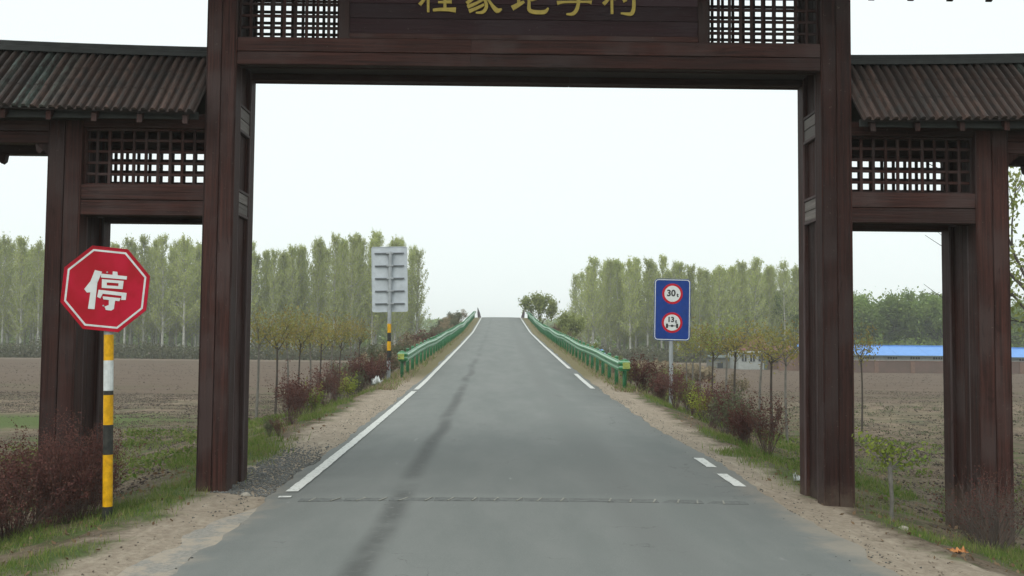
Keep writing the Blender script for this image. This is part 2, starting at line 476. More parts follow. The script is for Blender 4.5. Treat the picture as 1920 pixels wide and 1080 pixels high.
# ------------------------------------------------------------------ the setting
def axis_samples(segs):
    a = []
    for s0, s1, st in segs: a += list(np.arange(s0, s1, st))
    return np.array(a + [segs[-1][1]])
ys = axis_samples([(-30, 5, 1.0), (5, 20, .16), (20, 45, .4), (45, 150, 1.5), (150, 300, 6), (300, 1500, 60)])
xh = axis_samples([(0, 2.4, 1.2), (2.4, 6.5, .13), (6.5, 13, .3), (13, 40, 1.5), (40, 120, 5), (120, 1000, 60)])
xs_ = np.concatenate([-xh[::-1], xh[1:]])
XX, YY = np.meshgrid(xs_, ys)
ZZ = ground_z(XX, YY)
rough = (fbm(XX * 6, YY * 6) - .5) * (.035 + .07 * sstep(4.2, 5.5, np.abs(XX))) * sstep(2.7, 3.4, np.abs(XX)) * (YY < 45)
ZZ = ZZ + rough
nx, ny = len(xs_), len(ys)
idx = np.arange(nx * ny).reshape(ny, nx)
Fq = np.stack([idx[:-1, :-1], idx[:-1, 1:], idx[1:, 1:], idx[1:, :-1]], -1).reshape(-1, 4)
ground = link('ground', np_mesh('ground', np.stack([XX, YY, ZZ], -1).reshape(-1, 3), Fq, M_ground, smooth=True))
def dens_green(x, y):
    t = np.abs(x); n = fbm(x * 1.1 + 40, y * .9); left = x < 0
    lim = np.where(left, np.where(y < 11.5, 3.25, 3.15), np.where(y < 9.5, 4.25, np.where(y < 12, 3.62, 3.05)))
    lim = np.where(y > 16, 3.5, lim)
    d = sstep(lim - .1, lim + .35, t) * (1 - sstep(5.2, 7.5, t) * .8)
    d = d * np.where((x > 4.05) & (y > 10.9) & (y < 19), .18 + .9 * sstep(.60, .68, fbm(x * .9 + 3, y * .9)), 1)
    return d * np.clip(sstep(.47, .60, n) + .5 * fbm(x * 3, y * 3) * 1.6 * np.exp(-((t - 3.75) / .5) ** 2) * (np.abs(y - 12) < 3), 0, 1) * (1 - sstep(16, 30, y) * .35) 
at_ = ground.data.attributes.new('weeds', 'FLOAT', 'POINT')
at_.data.foreach_set('value', (dens_green(XX, YY) * (YY < 60)).ravel().astype(np.float32))
tag(ground, 'bare farmland, sandy shoulders and banks either side of the road', kind='structure')

ry = axis_samples([(-30, 5, 1.0), (5, 30, .2), (30, 150, 1.0), (150, 290, 5)])
def edge_w(y, s):
    return 2.66 + .09 * (fbm(y * .8 + s * 31, y * 0 + s, 3) - .5) * 2 + .05 * (fbm(y * 5 + s * 11, y * 0 + 3 * s, 3) - .5) * 2 \
           - .10 * sstep(10.5, 8.5, y) * (s == 1) + (.14 * sstep(22, 14, y) if s == 2 else 0)
V = []; cols = [-1, -.985, -.5, 0, .5, .985, 1]
crown = 0.03
for y in ry:
    zr = float(road_z(y)); wl = float(edge_w(np.array(y), 1)); wr = float(edge_w(np.array(y), 2))
    for c in cols:
        w = wl if c < 0 else wr
        z = zr - crown * abs(c) ** 2
        if abs(c) == 1: z = zr - .14
        V.append((c * w, y, z))
n = len(cols)
F = [(i * n + j, i * n + j + 1, (i + 1) * n + j + 1, (i + 1) * n + j) for i in range(len(ry) - 1) for j in range(n - 1)]
road = link('road', np_mesh('road', V, F, M_asphalt))
tag(road, 'grey asphalt road climbing straight ahead over the bridge crest', kind='structure')

def surf_strip(name, x0f, x1f, ya, yb, mat, lift, step=.1):
    yy = np.arange(ya, yb + 1e-6, step)
    Vv = []
    for y in yy:
        a, b = x0f(y), x1f(y)
        for x in (a, b):
            w = 2.66
            Vv.append((x, y, float(road_z(y)) - crown * min(1, abs(x) / w) ** 2 + lift))
    Ff = [(2 * i, 2 * i + 1, 2 * i + 3, 2 * i + 2) for i in range(len(yy) - 1)]
    o = link(name, np_mesh(name, Vv, Ff, mat)); o['kind'] = 'structure'; return o
def jit(y, k, a=.012): return (float(fbm(np.array(y * 7.0 + k * 13), np.array(k * 1.7), 3)) - .5) * 2 * a
lines = [(-1, 11.15, 27.0), (-1, 27.55, 128.5), (1, 11.75, 12.75), (1, 13.35, 14.3), (1, 28.5, 35.0), (1, 38.0, 128.5), (-1, 10.75, 10.85)]
for k, (sd, a, b) in enumerate(lines):
    xc = 2.44 if sd < 0 else (2.60 if a < 20 else 2.44)
    st = .1 if b < 50 else .5
    surf_strip('road_line', lambda y, k=k: sd * xc - .068 + jit(y, k), lambda y, k=k: sd * xc + .068 + jit(y, k + 50), a, b, M_line, .008, st)

# crumbled older surface by the left edge in front of the gate
def shoulder_sheet(name, side, ya, yb, w, mat):
    Vv = []; yy = np.arange(ya, yb, .12); xx = np.linspace(0, 1, 7)
    for y in yy:
        e = float(edge_w(np.array(y), 1 if side < 0 else 2)) - .04
        ww = w * float(sstep(ya, ya + .8, y) * sstep(yb, yb - 1.2, y)) * (.6 + .8 * float(fbm(np.array(y * 1.7), np.array(side * 4.0))))
        for t in xx:
            x = side * (e + t * ww)
            Vv.append((x, y, ((float(road_z(y)) - .034) * (1 - t) + t * (gz(x, y) + .006)) if t < 1 else gz(x, y) - .03))
    m = len(xx)
    Ff = [(i * m + j, i * m + j + 1, (i + 1) * m + j + 1, (i + 1) * m + j) for i in range(len(yy) - 1) for j in range(m - 1)]
    if side < 0: Ff = [f[::-1] for f in Ff]
    o = link(name, np_mesh(name, Vv, Ff, mat)); o['kind'] = 'structure'; return o
shoulder_sheet('pavement_edge', -1, 5.0, 10.6, .40, M_oldedge)

# flush joint across the road under the gate, with its pale reflectors
joint = empty('road_joint', (0, 0, 0))
tag(joint, 'worn flush rubber strip with pale inset markers crossing the road below the gate', 'road joint')
M_rubber = simple('worn_black_rubber', (.135, .145, .138), .85, 0, .22, 14)
M_marker = simple('pale_worn_marker', (.27, .265, .22), .6, 0, .3, 20)
JY = 10.62
def jy(x): return JY - .0 * x
for k in range(10):
    mb = MB(); x0 = -2.25 + k * .465; x1 = x0 + .455
    zt = float(road_z(JY)) - crown * ((x0 + .2) / 2.66) ** 2
    mb.box(x0, x1, JY - .10 + random.uniform(-.012, .012), JY + .10 + random.uniform(-.012, .012), zt - .02, zt + .002, .001, 'x')
    mb.build('rubber_segment', M_rubber, joint)
mk = MB(); mk.box(-.010, .010, -.115, .115, 0, .005, .003, 'y'); mk_me = mk.mesh('inset_marker', M_marker)
for k in range(19):
    if random.random() < .12: continue
    x = -2.1 + k * .235
    zt = float(road_z(JY)) - crown * (x / 2.66) ** 2
    link('inset_marker', mk_me, joint, (x + random.uniform(-.02, .02), JY, zt + .002), (0, 0, random.uniform(-.35, -.1)))

# ------------------------------------------------------------------ the gateway
gate = empty('wooden_gateway', (0.11, 11.1, 0))
tag(gate, 'tall dark brown wooden village gateway with tiled side roofs spanning the road', 'gateway')
GX, GY = 0.11, 11.1
def gpart(mb, name, mats, parent=gate):
    o = mb.build(name, mats, None)
    o.parent = parent
    o.matrix_parent_inverse = Matrix.Translation((-GX, -GY, 0))
    return o
def gchild(mb, name, mats, parent):
    o = mb.build(name, mats, None); o.parent = parent; return o      # parent's own frame is world aligned already
YF, YB, PD = 11.1, 12.0, .225
def post_group(xa, xb, ztop, side):
    """front and back posts with the recessed side panels between them; side=-1 left, +1 right: outer side"""
    zb = min(gz(xa, YF), gz(xb, YF), gz(xa, YB), gz(xb, YB)) - .25
    for (y0, y1, fr) in ((YF, YF + PD, True), (YB - PD, YB, False)):
        core = MB(); core.box(xa + .018, xb - .018, y0 + .018, y1 - .018, zb, ztop - .01)
        post = gpart(core, 'post', M_wood_v)
        m = (xa + xb) / 2
        for (a, b) in ((xa + .016, m - .004), (m + .004, xb - .016)):
            for (p, q) in ((y0, y0 + .022), (y1 - .022, y1)):
                w = MB(); w.box(a, b, p, q, zb, ztop, .005, 'z'); gchild(w, 'plank', M_wood_v, post)
        for (p, q) in ((xa, xa + .0155), (xb - .0155, xb)):
            w = MB(); w.box(p, q, y0 + .003, y1 - .003, zb, ztop, .004, 'z'); gchild(w, 'plank', M_wood_v, post)
        for cx in (xa - .004, xb - .018):            # rounded corner trims in a paler tone than the planks
            for cy in ((y1 - .024,) if fr else (y0 + .0,)):
                w = MB(); w.box(cx, cx + .022, cy, cy + .024, zb, ztop - .02, .006, 'z'); gchild(w, 'corner_trim', M_trim, post)
    # side panels
    ya, yb2 = YF + PD - .004, YB - PD + .004
    for (p, q) in ((xa + .05, xa + .072), (xb - .072, xb - .05)):
        w = MB(); ym = (ya + yb2) / 2
        segs = [(zb, 3.05), (3.35, 4.0), (4.32, ztop - .03)]
        for z0, z1 in segs:
            if z1 <= z0: continue
            for (c, d) in ((ya, ym - .003), (ym + .003, yb2)):
                w = MB(); w.box(p, q, c, d, z0, z1, .004, 'z'); gpart(w, 'side_board', M_wood_v)
    inner = xb if side < 0 else xa
    for z0, z1 in ((3.05, 3.35), (4.0, 4.32)):
        if z1 > ztop: continue
        for sgn in (-1, 1):
            xi = (xb if sgn > 0 else xa)
            a, b = (xi - .055, xi - .012) if sgn > 0 else (xi + .012, xi + .055)
            w = MB(); w.box(a, b, ya, yb2, z0 + .035, (z0 + z1) / 2 - .004, .005, 'y'); gpart(w, 'crosspiece', M_wood_grey)
            w = MB(); w.box(a, b, ya, yb2, (z0 + z1) / 2 + .004, z1 - .035, .005, 'y'); gpart(w, 'crosspiece', M_wood_grey)
            a, b = (xi - .045, xi - .002) if sgn > 0 else (xi + .002, xi + .045)
            for zz in (z0, z1 - .032):
                w = MB(); w.box(a, b, ya, yb2, zz, zz + .032, .004, 'y'); gpart(w, 'rail_trim', M_trim)
ZI = 6.25
OUT_T = 4.05
LO, LI, RI, RO = (-5.18, -4.81), (-3.47, -3.135), (3.356, 3.695), (5.07, 5.44)
post_group(*LI, ZI, -1); post_group(*RI, ZI, 1); post_group(*LO, OUT_T, -1); post_group(*RO, OUT_T, 1)

def board(x0, x1, y0, y1, z0, z1, name='beam_board', mat=None):
    w = MB(); w.box(x0, x1, y0, y1, z0, z1, .006, 'x'); return gpart(w, name, mat or M_wood_h)
for fr in (True, False):
    y0, y1 = (YF + .015, YF + .2) if fr else (YB - .2, YB - .015)
    # main lintel, two courses of boards with a butt joint, on a solid core
    zs = [(4.705, 4.847), (4.854, 5.01)]
    board(LI[1] - .002, RI[0] + .002, y0 + .03, y1 - .03, 4.715, 5.0, 'lintel')
    for i, (z0, z1) in enumerate(zs):
        cuts = [LI[1] + .001, -.55 + i * .02 if fr else .6, RI[0] - .001] if i == 0 else [LI[1] + .001, -.54, RI[0] - .001]
        for a, b in zip(cuts[:-1], cuts[1:]):
            for (p, q) in ((y0, y0 + .028), (y1 - .028, y1)):
                board(a + .0015, b - .0015, p, q, z0, z1, 'lintel_board')
    # top beam
    board(LI[1] + .001, RI[0] - .001, y0 + .01, y1 - .01, 5.95, 6.2, 'top_beam')
    # uprights around the name board
    for (a, b) in ((-2.02, -1.90), (1.99, 2.11)):
        w = MB(); w.box(a, b, y0 + .01, y1 - .01, 5.012, 5.948, .008, 'z'); gpart(w, 'mullion', M_wood_v)
    # wing beams
    for (a, b) in ((LO[1], LI[0]), (RI[1], RO[0])):
        board(a - .002, b + .002, y0 + .03, y1 - .03, 3.015, 3.34, 'wing_beam')
        for z0, z1 in ((3.007, 3.172), (3.180, 3.345)):
            for (p, q) in ((y0, y0 + .028), (y1 - .028, y1)):
                board(a + .001, b - .001, p, q, z0, z1, 'wing_beam_board')
        board(a + .001, b - .001, y0 + .01, y1 - .01, 3.98 if fr else 3.885, 4.14, 'wing_top_beam')
    for (a, b) in ((-7.3, LO[0] - .001), (RO[1] + .001, 7.3)):
        board(a, b, y0 + .02, y1 - .02, 3.80, 3.93, 'outrigger_beam')
        board(a, b, y0 + .04, y1 - .04, 3.94, 4.06, 'outrigger_beam')
        e = a if a < 0 else b
        for q in (0, 1):
            xx = (a + 1.25 + q * .75) if a < 0 else (b - 1.25 - q * .75)
            w = MB(); w.prism([(xx - .05, y0 + .05, 3.80), (xx + .05, y0 + .05, 3.80), (xx + .035, y0 + .05, 3.72), (xx, y0 + .05, 3.69), (xx - .035, y0 + .05, 3.72)], (0, .08, 0))
            gpart(w, 'pendant', M_wood_v)
        xi = LO[0] if a < 0 else RO[1]; sg = -1 if a < 0 else 1
        w = MB(); w.prism([(xi + sg * .001, y0 + .04, 3.799), (xi + sg * .16, y0 + .04, 3.799), (xi + sg * .05, y0 + .04, 3.70), (xi + sg * .001, y0 + .04, 3.64)], (0, .1, 0))
        gpart(w, 'bracket', M_wood_v)
# soffit boards closing the underside between front and back
board(LI[1] + .001, RI[0] - .001, YF + .202, YB - .202, 4.78, 4.80, 'soffit', M_under)
for (a, b) in ((LO[1], LI[0]), (RI[1], RO[0])):
    board(a + .001, b - .001, YF + .202, YB - .202, 3.10, 3.12, 'soffit', M_under)

def lattice(x0, x1, z0, z1, y, pitch=.1215, bar=.032, cols=None):
    fr = MB(); t = .022
    fr.box(x0, x0 + t, y - .03, y + .03, z0, z1); fr.box(x1 - t, x1, y - .03, y + .03, z0, z1)
    fr.box(x0 + t, x1 - t, y - .029, y + .029, z0, z0 + t, 0, 'x'); fr.box(x0 + t, x1 - t, y - .029, y + .029, z1 - t, z1, 0, 'x')
    f = gpart(fr, 'lattice_window', M_wood_v)
    nxp = max(2, round((x1 - x0) / pitch)); dx = (x1 - x0) / nxp
    nzp = max(2, round((z1 - z0) / .130)); dz = (z1 - z0) / nzp
    vb = MB(); vb.box(-bar / 2, bar / 2, -.014, .014, -(z1 - z0) / 2 + t + .001, (z1 - z0) / 2 - t - .001, .003, 'z'); vm = vb.mesh('lattice_bar', M_wood_v)
    hb = MB(); hb.box(-(x1 - x0) / 2 + t + .001, (x1 - x0) / 2 - t - .001, -.011, .011, -bar / 2, bar / 2, .003, 'x'); hm = hb.mesh('lattice_bar', M_wood_h)
    ph = (.42 if y > 11.5 else 0) * dx
    for i in range(1, nxp): link('lattice_bar', vm, f, (x0 + i * dx - ph, y, (z0 + z1) / 2))
    for i in range(1, nzp): link('lattice_bar', hm, f, ((x0 + x1) / 2, y, z0 + i * dz))
for y in (YF + .11, YB - .11):
    lattice(LI[1] + .001, -2.021, 5.011, 5.949, y)
    lattice(2.111, RI[0] - .001, 5.011, 5.949, y)
    zt_ = 3.979 if y < 11.5 else 3.884
    lattice(LO[1] + .001, LI[0] - .001, 3.346, zt_, y, .136)
    lattice(RI[1] + .001, RO[0] - .001, 3.346, zt_, y, .136)

# name board: planks, raised frame and gold brush lettering
NB0, NB1, NZ0, NZ1 = -1.899, 1.989, 5.012, 5.948
nbz = [NZ0, 5.075, 5.25, 5.42, 5.60, 5.775, NZ1]
nb = MB(); nb.box(NB0, NB1, YF + .09, YF + .12, NZ0, NZ1); name_board = gpart(nb, 'name_board', M_wood_h)
M_plaque = wood('plum_brown_board', 'x', (.030, .013, .015), (.046, .021, .024), (.048, .030, .034))
for a, b in zip(nbz[:-1], nbz[1:]):
    w = MB(); w.box(NB0, NB1, YF + (.045 if a > NZ0 else .025), YF + .0895, a + .002, b - .002, .004, 'x'); gchild(w, 'plank', M_plaque if a > NZ0 else M_wood_h, name_board)
bk = MB(); bk.box(NB0, NB1, YB - .11, YB - .08, NZ0, NZ1, 0, 'x'); gpart(bk, 'back_board', M_wood_h)

S = 1 / (3.84 * 171.0)
def stroke(mb, pts, y, lift=.012, w=26):
    """tapered brush stroke: list of (cx, cy[, width]) in lettering units"""
    P = [(p[0], p[1], (p[2] if len(p) > 2 else 18) * 1.12) for p in pts]
    # smooth subdivision
    Q = []
    for i in range(len(P) - 1):
        a, b = P[i], P[i + 1]
        p0 = P[max(i - 1, 0)]; p3 = P[min(i + 2, len(P) - 1)]
        for t in ([0, .25, .5, .75] if len(P) > 2 else [0]):
            def cr(k): return .5 * ((2 * a[k]) + (-p0[k] + b[k]) * t + (2 * p0[k] - 5 * a[k] + 4 * b[k] - p3[k]) * t * t + (-p0[k] + 3 * a[k] - 3 * b[k] + p3[k]) * t ** 3)
            Q.append((cr(0), cr(1), max(5, a[2] + (b[2] - a[2]) * t)))
    Q.append(P[-1])
    L, R = [], []
    for i, q in enumerate(Q):
        dx = Q[min(i + 1, len(Q) - 1)][0] - Q[max(i - 1, 0)][0]; dy = Q[min(i + 1, len(Q) - 1)][1] - Q[max(i - 1, 0)][1]
        l = math.hypot(dx, dy) or 1; nxn, nyn = -dy / l, dx / l
        L.append((q[0] + nxn * q[2] / 2, q[1] + nyn * q[2] / 2)); R.append((q[0] - nxn * q[2] / 2, q[1] - nyn * q[2] / 2))
    def W(c):
        px = 740 + c[0] / 3.84; py = c[1] / 3.84
        return ((px - 937) / 171.0 - .2 , y, 1.65 + (651.0 - py) / 171.0)
    for i in range(len(Q) - 1):
        mb.prism([W(L[i]), W(L[i + 1]), W(R[i + 1]), W(R[i])], (0, lift, 0))
CH = {
 'cheng': [[(235, -185, 24), (200, -170, 22), (165, -160, 12)], [(150, -112, 18), (260, -118, 24)], [(212, -172, 16), (212, 0, 18), (214, 90, 16)],
           [(205, -100, 14), (190, -20, 18), (150, 36, 24)], [(224, -60, 14), (246, -22, 26)],
           [(280, -178, 18), (284, -92, 18)], [(276, -172, 18), (392, -176, 20)], [(388, -176, 22), (380, -92, 18)], [(284, -98, 16), (382, -100, 16)],
           [(275, -42, 16), (395, -46, 24)], [(334, -42, 18), (336, 74, 20)], [(285, 16, 14), (385, 12, 22)], [(248, 76, 18), (300, 70, 22), (360, 70, 24), (416, 72, 34)]],
 'jia': [[(612, -192, 18), (624, -162, 26)], [(505, -142, 18), (500, -98, 12)], [(503, -143, 18), (742, -148, 20)], [(742, -148, 26), (722, -106, 12)],
         [(540, -92, 14), (700, -96, 24)], [(640, -90, 16), (575, -45, 18), (495, 22, 26)], [(600, -40, 12), (625, -10, 18), (640, 40, 22), (615, 84, 22), (562, 90, 10)],
         [(612, -8, 16), (560, 22, 20), (500, 48, 26)], [(622, 28, 16), (570, 56, 20), (512, 80, 26)],
         [(725, -62, 24), (690, -38, 18), (650, -18, 10)], [(645, -20, 14), (680, 32, 20), (718, 72, 34), (752, 60, 10)]],
 'tuo': [[(832, -108, 18), (918, -114, 24)], [(872, -182, 18), (876, 20, 20)], [(828, 52, 34), (868, 30, 30), (916, 2, 16)],
         [(1015, -192, 18), (1026, -162, 24)], [(948, -138, 18), (944, -96, 12)], [(946, -139, 18), (1100, -144, 20)], [(1100, -144, 24), (1084, -106, 12)],
         [(1080, -72, 24), (1020, -28, 18), (966, -6, 12)], [(954, -92, 18), (952, 10, 20), (962, 72, 26), (1060, 80, 28), (1094, 48, 10)]],
 'zi': [[(1190, -168, 20), (1372, -176, 22)], [(1372, -176, 22), (1335, -130, 16), (1288, -100, 12)], [(1286, -104, 14), (1314, -30, 22), (1306, 46, 24), (1275, 88, 24), (1226, 92, 10)],
        [(1158, 10, 28), (1210, 2, 16), (1370, -2, 14), (1412, 2, 28)]],
 'cun': [[(1500, -96, 18), (1598, -102, 24)], [(1560, -186, 18), (1560, -20, 18), (1562, 86, 18)], [(1554, -80, 14), (1538, -30, 18), (1498, 14, 26)], [(1572, -60, 14), (1594, -22, 24)],
         [(1618, -104, 16), (1755, -110, 24)], [(1716, -186, 20), (1722, 0, 22), (1716, 62, 26), (1695, 86, 24), (1626, 80, 10)], [(1636, -44, 14), (1660, -6, 28)]]}
for nm, st in CH.items():
    mb = MB()
    for i, q in enumerate(st): stroke(mb, q, YF + .030 - i * .0006, .0145 + i * .0006)
    o = gchild(mb, 'gold_character', M_gold, name_board)

# wing roofs
def wing_roof(xa, xb, sg):
    """roof from the pillar side xa out to xb; ridge swings up a little outwards"""
    def lift(x): return .010 * (abs(x) - abs(xa)) + .005 * (abs(x) - abs(xa)) ** 2
    YR, ZR = 11.58, 4.925; YE, ZE = 10.76, 4.125; YE2 = 2 * YR - YE
    deck = MB(); N = 10
    X = np.linspace(xa, xb, N + 1)
    for i in range(N):
        a, b = X[i], X[i + 1]; la, lb = lift(a), lift(b)
        for ye in (YE, YE2):
            deck.poly([(a, ye, ZE + la - .055), (b, ye, ZE + lb - .055), (b, YR, ZR + lb - .07), (a, YR, ZR + la - .07)][::sg * (1 if ye < YR else -1)])
            deck.poly([(a, ye, ZE + la - .065), (b, ye, ZE + lb - .065), (b, YR, ZR + lb - .085), (a, YR, ZR + la - .085)][::-sg * (1 if ye < YR else -1)])
            deck.poly([(a, ye, ZE + la - .065), (b, ye, ZE + lb - .065), (b, ye, ZE + lb - .035), (a, ye, ZE + la - .035)])
    roof = gpart(deck, 'wing_roof', M_under)
    # one tile course column: a pan and a rounded cover, in overlapping lengths
    p = .098
    for front in (True, False):
        ye = YE if front else YE2
        mb = MB(); K = 3; segs = 7; rad = p * .30
        d = Vector((0, YR - ye, ZR - ZE)); L = d.length; d.normalize(); nrm = Vector((0, -d.z if front else d.z, abs(d.y)))
        def pt(u, s, h):   # u across, s along up the slope, h off the deck
            q = Vector((u, ye, ZE - .03)) + d * s + nrm * h; return tuple(q)
        prof = [(-p / 2, -.012), (-p * .38, -.014)] + [(-rad * math.cos(math.pi * k / 5), .004 + rad * math.sin(math.pi * k / 5)) for k in range(6)] + [(p * .38, -.014), (p / 2, -.012)]
        rows = []
        for k in range(K):
            s0 = k * L / K - (.03 if k == 0 else .0); s1 = (k + 1) * L / K + .004
            rows.append([pt(u, s0, h + .009) for u, h in prof]); rows.append([pt(u, s1, h + .004) for u, h in prof])
        base = len(mb.v)
        for r in rows: mb.v += r
        m = len(prof)
        for k in range(K):
            for j in range(m - 1):
                a = (2 * k) * m + j; q = (a, a + 1, a + m + 1, a + m)
                mb.f.append(q if front else q[::-1]); mb.m.append(0)
            if k:
                for j in range(m - 1):
                    a = (2 * k - 1) * m + j; mb.f.append((a, a + 1, a + m + 1, a + m)); mb.m.append(0)
        mb.prism([pt(u, -.03, h + .016) for u, h in prof[2:8]], tuple(-d * .012))      # rounded tile end
        me = mb.mesh('tile_row', M_tile)
        x = xa + sg * p / 2
        while abs(x) < abs(xb):
            link('tile_row', me, roof, (x, 0, lift(x))); x += sg * p
    mb = MB()
    for i in range(N):
        a, b = X[i], X[i + 1]; la, lb = lift(a), lift(b)
        pr = [(-.10, -.04), (-.085, .02), (-.045, .035), (-.035, .085), (0, .10), (.035, .085), (.045, .035), (.085, .02), (.10, -.04)]
        for (u0, h0), (u1, h1) in zip(pr[:-1], pr[1:]):
            f = [(a, YR + u0, ZR + la + h0), (b, YR + u0, ZR + lb + h0), (b, YR + u1, ZR + lb + h1), (a, YR + u1, ZR + la + h1)]
            mb.poly(f)
    gchild(mb, 'ridge_cap', M_ridge, roof)
    rf = MB(); q = .055
    d = Vector((0, YR - YE, ZR - ZE)).normalized()
    rf.prism([(-q / 2, YE + .025, ZE - .165), (-q / 2, YE + .025, ZE - .075), (-q / 2, YR, ZR - .10), (-q / 2, YR, ZR - .20)], (q, 0, 0))
    rfm = rf.mesh('rafter', M_wood_v)
    x = xa + sg * .12
    while abs(x) < abs(xb):
        link('rafter', rfm, roof, (x, 0, lift(x))); x += sg * .485
    # gable board at the far end
    gb = MB(); x0 = xb; l = lift(xb)
    gb.prism([(x0, YE, ZE + l - .14), (x0, YR, ZR + l - .14), (x0, YE2, ZE + l - .14), (x0, YE2, ZE + l + .0), (x0, YR, ZR + l + .05), (x0, YE, ZE + l + .0)], (sg * .035, 0, 0))
    gchild(gb, 'gable_board', M_wood_y, roof)
    board(min(xa, xb), max(xa, xb), YR - .05, YR + .05, 4.62, 4.78, 'ridge_beam')
    fb = MB(); fb.box(min(xa, xb), max(xa, xb), YE + .10, YE + .12, ZE - .10, ZE - .02, .003, 'x'); gchild(fb, 'fascia', M_ridge, roof)
wing_roof(LI[0] - .002, -7.35, -1)
wing_roof(RI[1] + .002, 7.35, 1)

# upper roof above the picture's top edge; its rear eave dips into view on the right
def upper_roof():
    zE, zR, yE, yE2, yR = 6.325, 7.45, 9.9, 13.15, 11.6
    mb = MB()
    for ye in (yE, yE2):
        mb.prism([(-6.9, ye, zE), (6.9, ye, zE), (6.2, yR, zR), (-6.2, yR, zR)], (0, 0, .05))
    roof = gpart(mb, 'upper_roof', M_under)
    tm = MB()
    for ye, sgn in ((yE, 1), (yE2, -1)):
        for k in range(136):
            x = -6.75 + k * .1
            tm.tube([(x, ye - sgn * .03, zE + .075), (x * .9, yR, zR + .075)], .028, 5)
    t = gchild(tm, 'roof_tiles', M_tile, roof); t['kind'] = 'stuff'
    rc = MB(); rc.box(-6.3, 6.3, yR - .1, yR + .1, zR + .04, zR + .22, .04, 'x'); gchild(rc, 'ridge_cap', M_tile, roof)
    for k in range(27):
        x = -6.76 + k * .52
        for ye, sgn in ((yE, 1), (yE2, -1)):
            w = MB(); w.prism([(x - .04, ye + sgn * .02, zE - .115), (x - .04, ye + sgn * .02, zE - .03), (x - .04, ye + sgn * .5, zE + .12), (x - .04, ye + sgn * .5, zE + .02)], (.08, 0, 0))
            gchild(w, 'rafter', M_wood_v, roof)
upper_roof()

# ------------------------------------------------------------------ stop sign
def banded_pole(parent, path_fn, r, bands, n=14):
    """bands: (z0, z1, material name, material)"""
    for z0, z1, nm, mt in bands:
        mb = MB(); mb.tube([path_fn(z0), path_fn(z1)], r if nm != 'collar' else r * 1.08, n); mb.build(nm, mt, parent, smooth=False)
SX, SY = -3.895, 9.75
stop = empty('stop_sign', (SX, SY, gz(SX, SY)))
tag(stop, 'red octagonal stop sign on a yellow and black banded pole', 'stop sign')
sz = gz(SX, SY)
def sp(z): return (-.045 * (z / 2.0) * 1.0, .0, z - 0.0)
M_greypole = simple('grey_pole_paint', (.30, .32, .33), .5)
gb_ = lambda py: 1.65 + (636 - py) / (FPX / SY) - sz      # height on the pole seen at picture row py
banded_pole(stop, sp, .045, [(-.25, gb_(945), 'pole', M_black), (gb_(945), gb_(850), 'yellow_band', M_yellow), (gb_(850), gb_(795), 'black_band', M_black),
            (gb_(795), gb_(740), 'yellow_band', M_yellow), (gb_(740), gb_(732), 'black_band', M_black), (gb_(732), gb_(676), 'white_band', M_white),
            (gb_(676), gb_(628), 'yellow_band', M_yellow), (gb_(628), gb_(500), 'pole', M_greypole)])
def octagon(R, y, cx=0, cz=0, rot=0): return [(cx + R * math.cos(math.radians(22.5 + 45 * k) + rot), y, cz + R * math.sin(math.radians(22.5 + 45 * k) + rot)) for k in range(8)]
plate = empty('sign_plate', (-.062, -.06, 2.125 - sz), 0, stop)
plate.rotation_euler = (math.radians(1.5), math.radians(5.2), math.radians(4))
AP = .396; R0 = AP / math.cos(math.radians(22.5))
pl = MB(); pl.prism(octagon(R0, 0.0)[::-1], (0, .004, 0), 0); pl.build('octagon_face', M_red, plate)
bp = MB(); bp.prism(octagon(R0 * .995, .0045)[::-1], (0, .004, 0)); bp.build('octagon_back', M_alu, plate)
rg = MB(); A, B = octagon(R0 * .925, -.0015), octagon(R0 * .880, -.0015)
for k in range(8): rg.prism([A[k], A[(k + 1) % 8], B[(k + 1) % 8], B[k]], (0, .0012, 0))
rg.build('white_border', M_white, plate)
rim = MB(); A, B = octagon(R0 * 1.006, -.004), octagon(R0 * .985, -.004)
for k in range(8): rim.prism([A[k], A[(k + 1) % 8], B[(k + 1) % 8], B[k]], (0, .012, 0))
rim.build('folded_rim', M_red, plate)
tx = MB()
th = math.radians(5.2)
def SP(c):
    u, v = (c[0] - 497) * 1.0, -(c[1] - 512)
    u2 = u * math.cos(th) - v * math.sin(th); v2 = u * math.sin(th) + v * math.cos(th)
    k = .792 / 785
    return (u2 * k, -.003, v2 * k)
polys = [[(398, 335), (464, 350), (424, 452), (360, 440)], [(360, 440), (424, 452), (366, 545), (328, 548), (304, 515)],
         [(372, 455), (424, 440), (402, 705), (342, 700)],
         [(562, 345), (604, 349), (608, 384), (560, 381)], [(455, 368), (694, 390), (691, 421), (455, 404)],
         [(464, 420), (664, 434), (661, 459), (464, 448)], [(464, 476), (659, 486), (656, 512), (464, 502)],
         [(464, 448), (510, 451), (508, 479), (464, 476)], [(618, 457), (661, 459), (659, 486), (616, 484)],
         [(436, 520), (694, 548), (690, 580), (430, 553)], [(430, 553), (474, 558), (454, 602), (424, 588)], [(648, 575), (690, 579), (687, 614), (645, 614)],
         [(474, 582), (640, 598), (628, 626), (480, 610)], [(532, 612), (590, 618), (584, 660), (532, 664)], [(532, 664), (584, 660), (580, 700), (555, 716), (506, 710), (493, 678)]]
for i, q in enumerate(polys): tx.prism([SP(c) for c in q], (0, .0018, 0)) if i % 2 else tx.prism([tuple(Vector(SP(c)) + Vector((0, -.0003, 0))) for c in q], (0, .002, 0))
tx.build('white_character', M_signwhite, plate)
for zz in (.16, -.16):
    b = MB(); b.box(-.16, .16, .009, .022, zz - .02, zz + .02, .003, 'x'); b.build('clamp', M_steel, plate)
